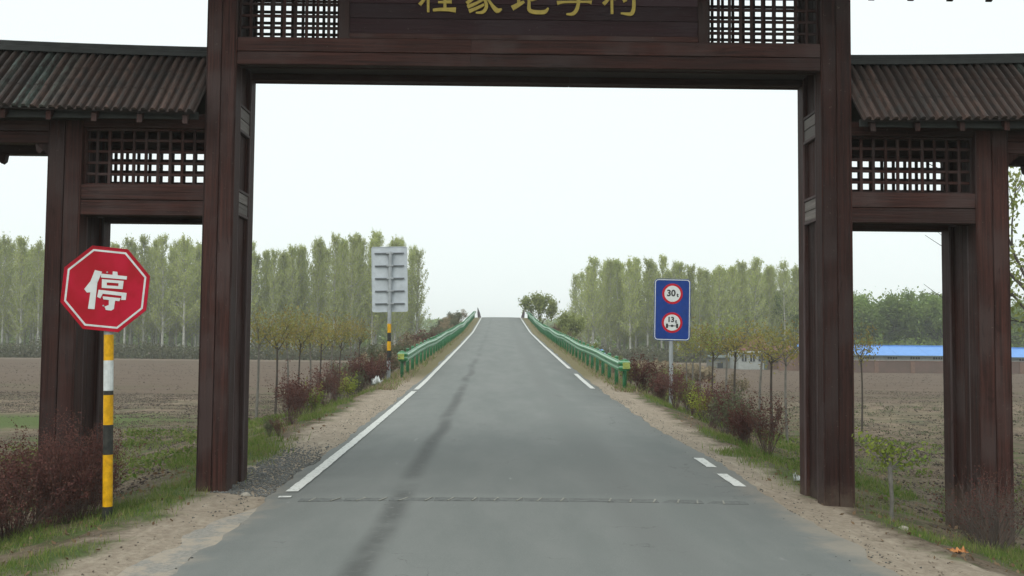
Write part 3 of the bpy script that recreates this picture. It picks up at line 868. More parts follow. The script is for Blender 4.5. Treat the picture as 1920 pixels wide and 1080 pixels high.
for dx, dz in ((.0, .16), (.0, -.16)):
    b = MB(); b.tube([(dx, -.006, dz), (dx, .004, dz)], .008, 8); b.build('bolt', M_steel, plate)

# ------------------------------------------------------------------ weight limit sign
def text_mesh(body, size, mat, name='print', bold=.0):
    cu = bpy.data.curves.new(name, 'FONT'); cu.body = body; cu.size = size; cu.align_x = 'CENTER'; cu.align_y = 'CENTER'; cu.extrude = .001; cu.offset = bold
    tmp = bpy.data.objects.new('tmp_text', cu); C.objects.link(tmp)
    dg = bpy.context.evaluated_depsgraph_get()
    me = bpy.data.meshes.new_from_object(tmp.evaluated_get(dg)); me.name = name
    bpy.data.objects.remove(tmp); me.materials.clear(); me.materials.append(mat)
    return me
def rrect(w, h, r, y, n=5):
    pts = []
    for cx, cz, a0 in ((w / 2 - r, h / 2 - r, 0), (-w / 2 + r, h / 2 - r, 90), (-w / 2 + r, -h / 2 + r, 180), (w / 2 - r, -h / 2 + r, 270)):
        for k in range(n + 1):
            a = math.radians(a0 + 90 * k / n); pts.append((cx + r * math.cos(a), y, cz + r * math.sin(a)))
    return pts
WY = 27.0; WX = wx(1260, WY)
limit = empty('weight_limit_sign', (WX, WY, gz(WX, WY)))
tag(limit, 'blue panel with 30t and axle load limit discs on a grey pole', 'road sign')
wz = gz(WX, WY); ctr_z = 1.65 + (645 - 581) / (FPX / WY) - wz
pw, ph = 68 / (FPX / WY), 116 / (FPX / WY)
pm = MB(); pm.tube([(-.0, .06, -.3), (0, .06, ctr_z + ph * .45)], .055, 12); pm.build('pole', M_steel, limit, smooth=False)
pan = empty('sign_panel', (0.02, -.01, ctr_z), 0, limit); pan.rotation_euler = (0, math.radians(.8), math.radians(-2))
m_ = MB(); m_.prism(rrect(pw, ph, .10, 0)[::-1], (0, .006, 0)); m_.build('blue_face', M_blue, pan)
m_ = MB(); A, B = rrect(pw * .965, ph * .98, .09, -.002), rrect(pw * .925, ph * .955, .075, -.002)
for k in range(len(A)): m_.prism([A[k], A[(k + 1) % len(A)], B[(k + 1) % len(A)], B[k]], (0, .0015, 0))
m_.build('white_border', M_white, pan)
for dz, txt in ((.425, '30t'), (-.345, '13t')):
    def disc(r, y, n=40): return [(r * math.cos(2 * math.pi * k / n), y, dz + r * math.sin(2 * math.pi * k / n)) for k in range(n)]
    m_ = MB(); m_.prism(disc(.275, -.004)[::-1], (0, .003, 0)); m_.build('red_ring', M_signred, pan)
    m_ = MB(); m_.prism(disc(.215, -.007)[::-1], (0, .002, 0)); m_.build('white_disc', M_signwhite, pan)
    big = text_mesh(txt[:2], .235 if txt == '30t' else .19, M_signblack, 'digits', .008)
    small = text_mesh('t', .14, M_signblack, 'letter', .007)
    zz = dz + (.01 if txt == '30t' else .075)
    o = link('print', big, pan, (-.035, -.0085, zz), (math.radians(90), 0, 0))
    o = link('print', small, pan, (.135 if txt == '30t' else .105, -.0085, zz - .045), (math.radians(90), 0, 0))
    if txt == '13t':
        m_ = MB()
        for sx in (-1, 1):
            m_.box(sx * .135 - .028, sx * .135 + .028, -.009, -.0072, dz - .145, dz - .03, .0, 'x')
        m_.box(-.107, .107, -.009, -.0072, dz - .095, dz - .078, 0, 'x')
        m_.prism([(.045 * math.cos(k * math.pi / 4), -.0094, dz - .086 + .033 * math.sin(k * math.pi / 4)) for k in range(8)][::-1], (0, .002, 0))
        m_.build('axle_symbol', M_signblack, pan)
for dz in (.5, 0, -.5):
    m_ = MB(); m_.box(-.4, .4, .008, .03, dz - .03, dz + .03, .004, 'x'); m_.build('stiffener', M_steel, pan)

# ------------------------------------------------------------------ sign seen from behind
BY = 33.0; BX = wx(731, BY)
back = empty('road_sign', (BX, BY, gz(BX, BY)))
tag(back, 'tall grey panel seen from behind on a pole with yellow and black bands', 'road sign')
bz = gz(BX, BY); sB = FPX / BY
hb = lambda py: 1.65 + (640 - py) / sB - bz
banded_pole(back, lambda z: (0, 0, z), .062, [(-.3, hb(676), 'pole', M_steel), (hb(676), hb(657), 'black_band', M_black), (hb(657), hb(640), 'yellow_band', M_yellow),
            (hb(640), hb(624), 'black_band', M_black), (hb(624), hb(607), 'yellow_band', M_yellow), (hb(607), hb(472), 'pole', M_steel)])
pan = empty('sign_panel', (-.02, .09, hb(523.5)), 0, back); pan.rotation_euler = (0, math.radians(-1.6), math.radians(3))
pw, ph = 67 / sB, 123 / sB
m_ = MB(); m_.prism(rrect(pw, ph, .06, 0)[::-1], (0, .004, 0)); m_.build('metal_sheet', M_alu, pan)
m_ = MB()
A, B = rrect(pw, ph, .06, -.012), rrect(pw * .965, ph * .98, .05, -.012)
for k in range(len(A)): m_.prism([A[k], A[(k + 1) % len(A)], B[(k + 1) % len(A)], B[k]], (0, .012, 0))
m_.build('folded_edge', M_alu, pan)
for k in range(5):
    z = ph / 2 - .22 - k * .412
    m_ = MB(); m_.box(-pw * .41, pw * .41, -.05, -.002, z - .022, z + .022, .006, 'x'); m_.build('slide_rail', M_rib, pan)
    m_ = MB(); m_.box(-.09, .13, -.155, -.05, z - .03, z + .03, .006, 'x'); m_.build('clamp', M_steel, pan)

# ------------------------------------------------------------------ guard rails
post_m = MB(); post_m.tube([(0, 0, -.4), (0, 0, .80)], .057, 10); M_railpost = simple('dark_green_post_paint', (.008, .145, .042), .5, 0, .2, 9)
post_me = post_m.mesh('post', M_railpost, True)
cap_m = MB(); cap_m.tube([(0, 0, .80), (0, 0, .82), (0, 0, .832)], [.062, .06, .03], 10); cap_me = cap_m.mesh('post_cap', M_rail)
blk_m = MB(); blk_m.box(-.12, -.05, -.05, .05, .50, .70, .01, 'z'); blk_me = blk_m.mesh('spacer', M_rail)
WP = [(0, -.155), (-.012, -.145), (-.012, -.125), (-.075, -.095), (-.080, -.07), (-.075, -.05), (-.018, -.02), (-.014, 0), (-.018, .02), (-.075, .05), (-.080, .07), (-.075, .095), (-.012, .125), (-.012, .145), (0, .155)]
def guard_rail(side, y0, y1, label):
    x = side * 3.36
    r = empty('guard_rail', (x, y0, float(road_z(y0))))
    tag(r, label, 'guard rail', 'green guard rails along the bridge approach')
    def base(y): return gz(x, y) + .06
    org = Vector((x, y0, float(road_z(y0))))
    y = y0 + .15
    def rel(p): return tuple(Vector(p) - org)
    N = 0
    while y < y1:
        b = gz(x, y) - .0
        zt = float(road_z(y)) - .02
        for nm, me in (('post', post_me), ('post_cap', cap_me), ('spacer', blk_me)):
            if N > 26 and nm != 'post': continue
            o = link(nm, me, r, rel((x + side * .0, y, zt)))
            if nm == 'spacer' and side < 0: o.rotation_euler = (0, 0, math.pi)
        y += 2.0; N += 1
    y = y0
    k = 0
    while y < y1 - .5:
        ye = min(y + 4.0, y1)
        mb = MB(); rows = []
        wob0 = random.uniform(-.014, .014); wob1 = random.uniform(-.014, .014)
        for t in (0, .5, 1):
            yy = y + (ye + .16 - y) * t; zc = float(road_z(yy)) + .64 - .02 + .03 * math.sin(yy * .37 + side) + (wob0 * (1 - t) + wob1 * t)
            ox = (.004 if t == 0 else 0)
            for off in (0, .004):
                rows.append([rel((x + side * (u - .12 + ox * 0 + off - .004 * (k % 2)), yy, zc + h)) for u, h in WP])
        n = len(WP)
        for rr in rows: mb.v += rr
        for a in (0, 2):
            for j in range(n - 1):
                p = a * n + j; q = (p, p + 1, p + 2 * n + 1, p + 2 * n)
                mb.f.append(q if side > 0 else q[::-1]); p2 = p + n; q = (p2, p2 + 2 * n, p2 + 2 * n + 1, p2 + 1); mb.f.append(q if side > 0 else q[::-1]); mb.m += [0, 0]
        for e0, e1 in ((0, 1), (4, 5)):
            for j in range(n - 1): mb.f.append((e0 * n + j, e0 * n + j + 1, e1 * n + j + 1, e1 * n + j)); mb.m.append(0)
        for j in (0, n - 1):
            for a in (0, 2): mb.f.append((a * n + j, (a + 1) * n + j, (a + 3) * n + j, (a + 2) * n + j)); mb.m.append(0)
        mb.build('rail_beam', M_rail, r)
        y += 4.0; k += 1
    # rounded end facing the traffic
    mb = MB(); zc = float(road_z(y0)) + .63; rad = .13; rows = []
    for t in range(9):
        a = math.pi * t / 8
        cx = x + side * (-.155 + rad * (1 - math.cos(a))); cy = y0 - rad * math.sin(a) * 1.2
        nxn, nyn = -math.cos(a), -math.sin(a)
        rows.append([rel((cx + side * nxn * (-u * .6) , cy + nyn * (-u * .6), zc + h)) for u, h in WP])
    for rr in rows: mb.v += rr
    for t in range(8):
        for j in range(len(WP) - 1):
            p = t * len(WP) + j; mb.f.append((p, p + 1, p + len(WP) + 1, p + len(WP))); mb.m.append(0)
    e = mb.build('end_terminal', M_rail, r)
    pm = MB(); pm.prism([rel((x + side * (-.10 + .20 * c[0]), y0 - .245, zc - .09 + .18 * c[1])) for c in ((0, 0), (1, 0), (1, 1), (0, 1))], (0, .006, 0))
    pm.build('reflector_panel', M_railend, e)
guard_rail(-1, 33.0, 128.5, 'green corrugated guard rail on the left side of the rising road')
guard_rail(1, 28.6, 128.5, 'green corrugated guard rail on the right side of the rising road')

# dark leaning posts at the crest
M_dkpost = simple('dark_weathered_post', (.075, .06, .07), .8)
for sd, lab in ((-1, 'small dark tapered post at the crest beyond the left guard rail'), (1, 'small dark tapered post at the crest beyond the right guard rail')):
    t = empty('crest_post', (sd * 2.78, 130.5, float(road_z(130.5)) - .1)); tag(t, lab, 'post', 'dark posts at the bridge crest')
    t.rotation_euler = (0, math.radians(sd * 10), 0)
    m_ = MB(); m_.prism([(-.22, 0, 0), (.22, 0, 0), (.16, 0, .75), (-.16, 0, .75)], (0, .25, 0)); m_.build('base_block', M_dkpost, t)
    m_ = MB(); m_.prism([(-.14, .03, .75), (.14, .03, .75), (.02, .03, 1.35), (-.03, .03, 1.35)], (0, .18, 0)); m_.build('pointed_top', M_dkpost, t)

# ------------------------------------------------------------------ vegetation
def quads(cent, size, r, tilt=None, aspect=1.6):
    n = len(cent)
    a = r.normal(size=(n, 3)); a /= np.linalg.norm(a, axis=1, keepdims=True)
    b = r.normal(size=(n, 3)); b = b - a * (a * b).sum(1, keepdims=True); b /= np.linalg.norm(b, axis=1, keepdims=True)
    s = (size * r.uniform(.6, 1.4, n))[:, None] / 2
    a = a * s * aspect; b = b * s
    V = np.stack([cent - a, cent + b * .9, cent + a, cent - b * .9], 1).reshape(-1, 3)
    F = np.arange(4 * n).reshape(n, 4)
    return V, F

def branchy(mb, r, p, d, L, rad, depth, ends, n=3, spread=.5, up=.25, kids=(3, 4)):
    """recursive limb; records points on it in ends"""
    pts = [Vector(p)]; dd = Vector(d).normalized(); k = 3
    for i in range(k):
        dd = (dd + Vector(r.normal(size=3)) * .12 + Vector((0, 0, up * .25))).normalized()
        pts.append(pts[-1] + dd * (L / k))
    mb.tube(pts, [rad * (1 - .6 * i / k) for i in range(k + 1)], n, cap=False)
    ends += [(q, depth) for q in pts[1:]]
    if depth > 0:
        for i in range(int(r.integers(kids[0], kids[1] + 1))):
            t = r.uniform(.3, 1.0) * k; i0 = min(int(t), k - 1); q = pts[i0].lerp(pts[i0 + 1], t - i0)
            nd = (dd + Vector(r.normal(size=3)) * spread + Vector((0, 0, up))).normalized()
            branchy(mb, r, q, nd, L * r.uniform(.5, .75), rad * .5, depth - 1, ends, n, spread, up, kids)

def poplar_mesh(seed, H, crown0=.18, rad=1.25, nb=95, leaf=.12, per=46, mleaf=None, mbark=None, prof_top=.9):
    r = np.random.default_rng(seed)
    tr = MB(); bend = r.uniform(-.35, .35, 2)
    path = [(bend[0] * t * t, bend[1] * t * t, H * t) for t in np.linspace(0, .97, 7)]
    tr.tube(path, [H * .0100 * (1 - .9 * t) + .012 for t in np.linspace(0, 1, 7)], 7)
    P = []
    for i in range(nb):
        t = crown0 + (1.0 - crown0) * ((i + r.random()) / nb) ** 1.05
        t0 = min(t, .96); base = np.array([bend[0] * t0 ** 2, bend[1] * t0 ** 2, H * t0])
        a = r.uniform(0, 2 * math.pi)
        w = rad * (1.12 - .85 * ((t0 - crown0) / (1 - crown0)) ** 1.6) * r.uniform(.45, 1.2); w = max(w, .18)
        L = r.uniform(2.0, 3.9) * (1 - .55 * t0)
        tip = base + np.array([math.cos(a) * w, math.sin(a) * w, L])
        if tip[2] > H * 1.02: tip[2] = H * r.uniform(.96, 1.02)
        mid = base + (tip - base) * np.array([.62, .62, .42])
        tr.tube([base, mid, tip], [.040, .028, .010], 3, cap=False)
        m = int(per * r.uniform(.35, 1.3))
        s = r.beta(1.6, 1.1, m)[:, None]
        pts = base * (1 - s) ** 2 + 2 * mid * s * (1 - s) + tip * s ** 2 + r.normal(size=(m, 3)) * np.array([.12, .12, .26])
        P.append(pts)
    P = np.concatenate(P)
    n_ = len(P); up_ = np.tile([0, 0, 1.0], (n_, 1)) + r.normal(size=(n_, 3)) * .45; up_ /= np.linalg.norm(up_, axis=1, keepdims=True)
    sd = np.cross(up_, r.normal(size=(n_, 3))); sd /= np.linalg.norm(sd, axis=1, keepdims=True)
    sc_ = (leaf * r.uniform(.6, 1.4, n_))[:, None]
    V = np.stack([P - up_ * sc_ * 1.1, P + sd * sc_ * .42, P + up_ * sc_ * 1.1, P - sd * sc_ * .42], 1).reshape(-1, 3); F = np.arange(4 * n_).reshape(n_, 4)
    return tr.mesh('trunk', mbark or M_bark), np_mesh('crown', V, F, mleaf or M_poplar)

def round_mesh(seed, H, R, leaf=.2, nl=5200, mleaf=None, mbark=None, low=.28):
    r = np.random.default_rng(seed)
    tr = MB(); ends = []
    tr.tube([(0, 0, -.3), (.05, 0, H * .2), (r.uniform(-.2, .2), .1, H * .42)], [H * .022, H * .017, H * .012], 7)
    for i in range(8):
        a = i * .8 + r.uniform(-.3, .3)
        branchy(tr, r, (0, 0, H * r.uniform(.22, .42)), (math.cos(a) * .8, math.sin(a) * .8, r.uniform(.5, 1.3)), H * .38, H * .008, 2, ends, 3, .45, .25)
    E = np.array([tuple(e[0]) for e in ends])
    # keep the crown's outline round but uneven
    c = np.array([0, 0, H * .64]); q = (E - c) / np.array([R, R, H * .36]); l = np.linalg.norm(q, axis=1)
    E = np.where((l > 1)[:, None], c + (E - c) / l[:, None] * r.uniform(.85, 1.08, len(E))[:, None], E)
    pick = r.integers(0, len(E), nl)
    P = E[pick] + r.normal(size=(nl, 3)) * R * .10
    P = P[P[:, 2] > H * low]
    V, F = quads(P, leaf, r)
    return tr.mesh('trunk', mbark or M_barkdk), np_mesh('crown', V, F, mleaf or M_green)

def plant(name, me2, x, y, rz, sc, label, cat, group, sink=.1, z=None):
    o = empty(name, (x, y, (gz(x, y) if z is None else z) - sink), rz)
    o.scale = sc if hasattr(sc, '__len__') else (sc, sc, sc)
    tag(o, label, cat, group)
    for nm, me in zip(('trunk', 'crown'), me2): link(nm, me, o)
    return o

pop = [poplar_mesh(100 + i, 17.5, rad=1.65 + .2 * (i % 3), crown0=.14 + .05 * (i % 3), nb=128 if i < 4 else 96) for i in range(6)]
GL = 'poplars of the wood behind the left field'
R_ = random.Random(11)
def wood_rows(x0, x1, rows, pitch, y0, dy, hfun, label, group, endlabel, end_at_right):
    items = []
    for j in range(rows):
        x = x0 + R_.uniform(0, pitch)
        while x < x1:
            items.append((x + R_.uniform(-.5, .5), y0 + j * dy + R_.uniform(-1.2, 1.2), j)); x += pitch
    front = [i for i in items if i[2] == 0]
    endt = max(front) if end_at_right else min(front)
    for it in items:
        x, y, j = it
        me = pop[R_.randrange(6)]
        s = hfun(x) * R_.uniform(.96, 1.04)
        plant('poplar_tree', me, x, y, R_.uniform(0, 6.28), (R_.uniform(.85, 1.15), R_.uniform(.85, 1.15), s), endlabel if it is endt else label, 'tree', group)
# left wood: picture columns 0 .. 775
wood_rows(-80, -12.8, 6, 2.9, 143, 4.5, lambda x: .925 + .065 * float(sstep(-34, -18, x)) + .035 * math.sin(x * .23),
          'slender pale trunked poplar in the dense wood across the left field', GL, 'poplar at the right hand end of the left wood, nearest the bridge road', True)
# right wood: picture columns 1100 .. 1500, receding
wood_rows(13.2, 46, 6, 2.6, 150, 4.6, lambda x: .87 - .04 * float(sstep(16, 30, x)) + .02 * math.sin(x * .37),
          'slender leaning poplar in the wood right of the bridge road', 'poplars of the wood right of the bridge', 'poplar at the left hand end of the right wood, nearest the bridge', False)

rnd_m = [round_mesh(200 + i, 10.5, 3.6 + .3 * i, .26, 7500, M_green) for i in range(4)]
R2 = random.Random(5)
for i in range(34):
    x = 44 + (i % 17) * 4.4 + R2.uniform(-1, 1); y = 152 + (i // 17) * 8 + R2.uniform(-2, 2)
    s = R2.uniform(.85, 1.12) * (1.0 if x < 70 else .92)
    plant('broadleaf_tree', rnd_m[R2.randrange(4)], x, y, R2.uniform(0, 6.28), (s, s, s), 'bushy green tree in the belt behind the blue roofed shed', 'tree', 'green trees behind the blue roofed shed')

ol = [round_mesh(300 + i, 6.0, 2.1, .16, 4200, M_olive) for i in range(2)]
x = wx(1012, 122); plant('broadleaf_tree', ol[0], x, 122, .4, (1.0, 1.0, 1.02), 'open crowned olive tree just right of the road crest', 'tree', None, 0, 2.0)
x = wx(1066, 110); plant('broadleaf_tree', ol[1], x, 110, 2.0, (.80, .80, .88), 'rounded olive tree behind the right guard rail, second from the crest', 'tree', None, 0, .2)
# shrubs on the embankment
shr = [round_mesh(320 + i, 2.4, 1.2, .10, 1500, M_olive if i else M_greyleaf, M_twig2, .1) for i in range(3)]
shr2 = round_mesh(330, 2.4, 1.2, .09, 700, M_purple, M_twig2, .1)
shr_d = round_mesh(331, 2.4, 1.2, .09, 900, M_straw, M_twig2, .1)
R3 = random.Random(9)
for i in range(90):
    y = 42 + i * .95; x = -(4.7 + R3.uniform(0, 3.6)); s = R3.uniform(.45, .80)
    if i > 60: s *= 1.15
    me = (shr_d, shr_d, shr2, shr[0])[R3.randrange(4)]
    plant('bank_shrub', me, x, y, R3.uniform(0, 6), s, 'dry brown shrub on the road bank left of the green rail', 'shrub', 'shrubs on the left road bank', .15)
for i in range(46):
    y = 40 + i * 1.6; x = 5.2 + R3.uniform(0, 6.5); s = R3.uniform(.3, .6)
    if i > 30: s *= 1.2
    me = (shr_d, shr[1], shr2, shr[2])[R3.randrange(4)]
    plant('bank_shrub', me, x, y, R3.uniform(0, 6), s, 'low scrubby shrub on the road bank right of the green rail', 'shrub', 'shrubs on the right road bank', .15)

# near tree whose twigs hang into the right edge of the picture
nt_m = round_mesh(401, 7.6, 2.1, .085, 4200, M_olive, M_barkdk, .30)
plant('roadside_tree', nt_m, 14.1, 26.0, 1.0, (1, 1, 1.12), 'leafy tree at the right edge of the view beyond the outer gate post', 'tree', None)

# undergrowth below the woods (one mass nobody could count)
def undergrowth(name, x0, x1, y, hgt, nl, mat, label, dy=3):
    r = np.random.default_rng(int(abs(x0 * 7 + y)))
    px = r.uniform(x0, x1, nl); py = y + r.uniform(-dy, dy, nl)
    h = hgt * (.35 + .9 * fbm(px * .35, py * .2)) * r.beta(1.1, 1.6, nl)
    P = np.stack([px, py, ground_z(px, py) + h], 1)
    V, F = quads(P, .26, r)
    o = link(name, np_mesh(name, V, F, mat)); tag(o, label, 'undergrowth', None, 'stuff')
M_under_l = leaf_mat('dull_undergrowth', (.11, .125, .065), (.14, .13, .085))
undergrowth('undergrowth', -84, -12, 141, 2.6, 16000, M_under_l, 'dull green undergrowth at the foot of the left wood')
undergrowth('undergrowth', 12, 46, 146, 2.6, 9000, M_under_l, 'dull green undergrowth at the foot of the right wood')
undergrowth('undergrowth', 44, 120, 148, 4.5, 16000, M_green, 'green thicket below the trees behind the shed')
undergrowth('dry_brush', 8.5, 15, 76, 1.3, 4200, M_straw, 'dry brush along the far edge of the right field', 5)
def far_belt(x0, x1, y, h, nl, label):
    r = np.random.default_rng(int(y)); px = r.uniform(x0, x1, nl); py = y + r.uniform(-12, 12, nl)
    hh = h * (.55 + .7 * fbm(px * .03 + 3, py * 0 + y)) * r.random(nl) ** .8
    V, F = quads(np.stack([px, py, -1 + hh], 1), 1.3 if y > 300 else .75, r)
    o = link('distant_woodland', np_mesh('distant_woodland', V, F, M_green)); tag(o, label, 'woodland', None, 'stuff')
far_belt(-300, 330, 420, 13, 30000, 'hazy distant woodland closing the horizon behind the fields')
far_belt(-150, -22, 230, 8.5, 22000, 'hazy green thicket behind the left wood')
far_belt(22, 150, 230, 8.5, 22000, 'hazy green thicket behind the right wood')

# ---- saplings beside the road
def sapling_mesh(seed, H, mleaf, nl=520, mb_=None, rr=.45, leaf=.040):
    r = np.random.default_rng(seed); tr = MB()
    b = r.uniform(-.06, .06, 2); ln = r.uniform(-.05, .05)
    top = H * .68
    path = [(ln * t * top + b[0] * math.sin(t * 3), b[1] * math.sin(t * 3), top * t) for t in np.linspace(0, 1, 6)]
    tr.tube([(path[0][0], path[0][1], -.2)] + path[1:], [.034 * (1 - .35 * i / 5) for i in range(6)], 6)
    ends = []
    for i in range(8):
        a = i * 2.4 + r.uniform(-.4, .4); p = Vector(path[-1]) - Vector((0, 0, r.uniform(0, .15) * H * .6))
        branchy(tr, r, p, (math.cos(a), math.sin(a), r.uniform(.6, 1.5)), H * .21, .010, 1, ends, 3, .6, .15)
    E = np.array([tuple(e[0]) for e in ends])
    P = E[r.integers(0, len(E), nl)] + r.normal(size=(nl, 3)) * .12
    V, F = quads(P, leaf, r)
    return tr.mesh('trunk', mb_ or M_barkdk), np_mesh('crown', V, F, mleaf)
sap = [sapling_mesh(500 + i, 2.75, M_yell, 560, M_barkdk if i % 2 else M_barkgr) for i in range(4)] + [sapling_mesh(510, 2.75, M_olive, 420, M_barkgr)]
left_cols = [(486, 24.0), (521, 26.0), (543, 27.6), (566, 29.3), (583, 30.8), (603, 32.6), (624, 34.6), (642, 36.6), (660, 39.5), (676, 42.5)]
ords = ['first', 'second', 'third', 'fourth', 'fifth', 'sixth', 'seventh', 'eighth', 'ninth', 'tenth', 'eleventh', 'twelfth']
for i, (px, Y) in enumerate(left_cols):
    x = wx(px, Y)
    Hw = 1.65 + (638 - (572 if i < 6 else 583)) / (FPX / Y) - gz(x, Y)
    plant('street_sapling', sap[(i * 3) % 4], x, Y, i * 1.3, (1, 1, Hw / 2.75), f'yellow budding sapling, {ords[i]} from the gate in the left roadside row', 'tree', 'saplings along the left roadside', 0)
right_cols = [(1617, 31.0), (1478, 21.0), (1450, 22.3), (1427, 23.6), (1381, 25.2), (1362, 27.0), (1337, 28.8), (1313, 30.6), (1298, 32.5), (1286, 35.0)]
for i, (px, Y) in enumerate(right_cols):
    x = wx(px, Y)
    Hw = 1.65 + (648 - (598 if i != 5 else 580)) / (FPX / Y) - gz(x, Y)
    plant('street_sapling', sap[4 if i in (5, 8) else (i * 3 + 1) % 4], x, Y, i * 1.9 + .4, (1, 1, Hw / 2.75), f'yellow budding sapling, {ords[i]} from the gate in the right roadside row', 'tree', 'saplings along the right roadside', 0)

# ---- twiggy bushes
def bush_mesh(seed, H, R, nst=26, mleaf=None, mtwig=None, nl=700, leaf=.035, flare=.75, foot=.05, twr=.006, depth=2):
    r = np.random.default_rng(seed); tr = MB(); ends = []
    for i in range(nst):
        a = r.uniform(0, 6.28); f = r.uniform(.15, 1) * flare
        branchy(tr, r, (math.cos(a) * foot * f * 2, math.sin(a) * foot * f * 2, -.04), (math.cos(a) * f, math.sin(a) * f, 1.0), H * r.uniform(.5, .75), twr, depth, ends, 3, .33, .25, (2, 3))
    me_t = tr.mesh('twigs', mtwig or M_twig)
    E = np.array([tuple(e[0]) for e in ends if e[1] < 2])
    P = E[r.integers(0, len(E), nl)] + r.normal(size=(nl, 3)) * .03
    V, F = quads(P, leaf, r)
    return me_t, np_mesh('foliage', V, F, mleaf or M_purple)
def bush(me2, x, y, rz, sc, label, cat='bush', group=None, name='barberry_bush', z=None):
    o = empty(name, (x, y, gz(x, y) if z is None else z), rz); o.scale = sc if hasattr(sc, '__len__') else (sc, sc, sc)
    tag(o, label, cat, group)
    for nm, me in zip(('twigs', 'foliage'), me2): link(nm, me, o)
    return o
big_b = [bush_mesh(600 + i, 1.1, .6, 100, M_purple, M_twig, 15000, .017, 1.0, .22, .0050) for i in range(2)]
sparse_b = bush_mesh(610, .85, .4, 80, M_purple, M_twig2, 1500, .016, .95, .08, .0042)
vase = [bush_mesh(620 + i, .95, .4, 26, M_purple, M_twig, 1100, .024, .50, .05, .007) for i in range(3)]
dense = [bush_mesh(630 + i, .85, .4, 36, M_purple, M_twig, 3600, .026, .55, .10, .006) for i in range(2)]
grey = [bush_mesh(640 + i, .8, .4, 24, M_greyleaf, M_twig2, 800, .035, .5, .08, .006) for i in range(2)]
fors = bush_mesh(650, .7, .4, 26, M_fors, M_twig2, 1300, .030, .6, .08, .005)

bush(big_b[0], -5.0, 10.1, 0, (1.0, .8, .78), 'broad red brown barberry bush at the foot of the outer left gate post')
bush(big_b[1], -4.45, 10.35, 1.2, (.62, .6, .76), 'red brown barberry bush directly behind the stop sign pole')
bush(big_b[1], -5.85, 10.0, 2.4, (.9, .8, .68), 'red brown barberry bush cut by the left edge of the view')
bush(big_b[0], -5.25, 9.3, 4.0, (.8, .6, .62), 'lower red brown barberry bush in front of the broad one by the outer left post')
bush(sparse_b, 4.82, 10.35, .3, (.85, .85, .92), 'thin leafless purple bush in front of the outer right gate post')

Rb = [(1440, 16.3, vase[0], 1.0, 'vase shaped purple barberry behind the inner right gate post', 'barberry_bush'),
      (1400, 17.6, dense[0], .78, 'purple barberry just beyond the vase shaped one on the right verge', 'barberry_bush'),
      (1390, 18.3, grey[0], .95, 'grey green willowy shrub nearest the gate on the right verge', 'verge_shrub'),
      (1360, 19.6, grey[1], 1.0, 'grey green willowy shrub, second from the gate on the right verge', 'verge_shrub'),
      (1338, 20.8, vase[1], .95, 'purple barberry between the grey green and the yellow shrubs', 'barberry_bush'),
      (1322, 22.3, fors, 1.0, 'yellow green forsythia nearer the gate on the right verge', 'forsythia_bush'),
      (1300, 23.3, vase[2], 1.0, 'purple barberry between the two yellow green shrubs', 'barberry_bush'),
      (1290, 24.6, fors, 1.0, 'yellow green forsythia nearer the blue sign', 'forsythia_bush'),
      (1268, 24.4, vase[0], 1.05, 'dark purple barberry at the foot of the blue sign pole', 'barberry_bush'),
      (1245, 27.4, dense[1], .95, 'purple barberry just left of the blue sign pole', 'barberry_bush'),
      (1228, 28.4, grey[0], .9, 'grey green shrub between the blue sign and the guard rail', 'verge_shrub'),
      (1208, 29.0, dense[0], 1.22, 'full round plum coloured barberry beside the end of the right guard rail', 'barberry_bush'),
      (1376, 20.4, dense[1], .9, 'purple barberry behind the grey green shrubs on the right verge', 'barberry_bush'),
      (1350, 23.0, dense[1], .95, 'purple barberry behind the forsythia nearer the gate', 'barberry_bush')]
for i, (px, Y, me, s, lab, nm) in enumerate(Rb):
    bush(me, wx(px, Y), Y, i * 1.7, s * .92, lab, 'bush', 'bushes along the right verge', nm)
Lb = [(548, 19.3, vase[1], 1.0, 'purple barberry nearest the gate on the left verge', 'barberry_bush'),
      (566, 21.0, dense[1], .92, 'purple barberry, second from the gate on the left verge', 'barberry_bush'),
      (586, 21.6, fors, .85, 'yellow green forsythia nearer the gate on the left verge', 'forsythia_bush'),
      (612, 23.3, vase[2], 1.02, 'purple barberry between the two forsythias on the left verge', 'barberry_bush'),
      (632, 25.0, vase[0], 1.05, 'bare stemmed purple barberry in the middle of the left verge', 'barberry_bush'),
      (652, 26.6, fors, .95, 'yellow green forsythia farther from the gate on the left verge', 'forsythia_bush'),
      (668, 28.2, grey[1], .9, 'grey green shrub before the plum coloured hedge bushes', 'verge_shrub'),
      (686, 30.4, dense[0], 1.25, 'full plum coloured barberry left of the banded pole, nearer one', 'barberry_bush'),
      (700, 32.4, dense[1], 1.25, 'full plum coloured barberry left of the banded pole, farther one', 'barberry_bush'),
      (512, 17.3, grey[0], .42, 'tiny dead shrub on the left verge beside the gate post', 'verge_shrub'),
      (530, 16.6, vase[1], .36, 'tiny purple seedling bush on the left verge', 'verge_shrub')]
for i, (px, Y, me, s, lab, nm) in enumerate(Lb):
    bush(me, wx(px, Y), Y, i * 2.1, s * .92, lab, 'bush', 'bushes along the left verge', nm)

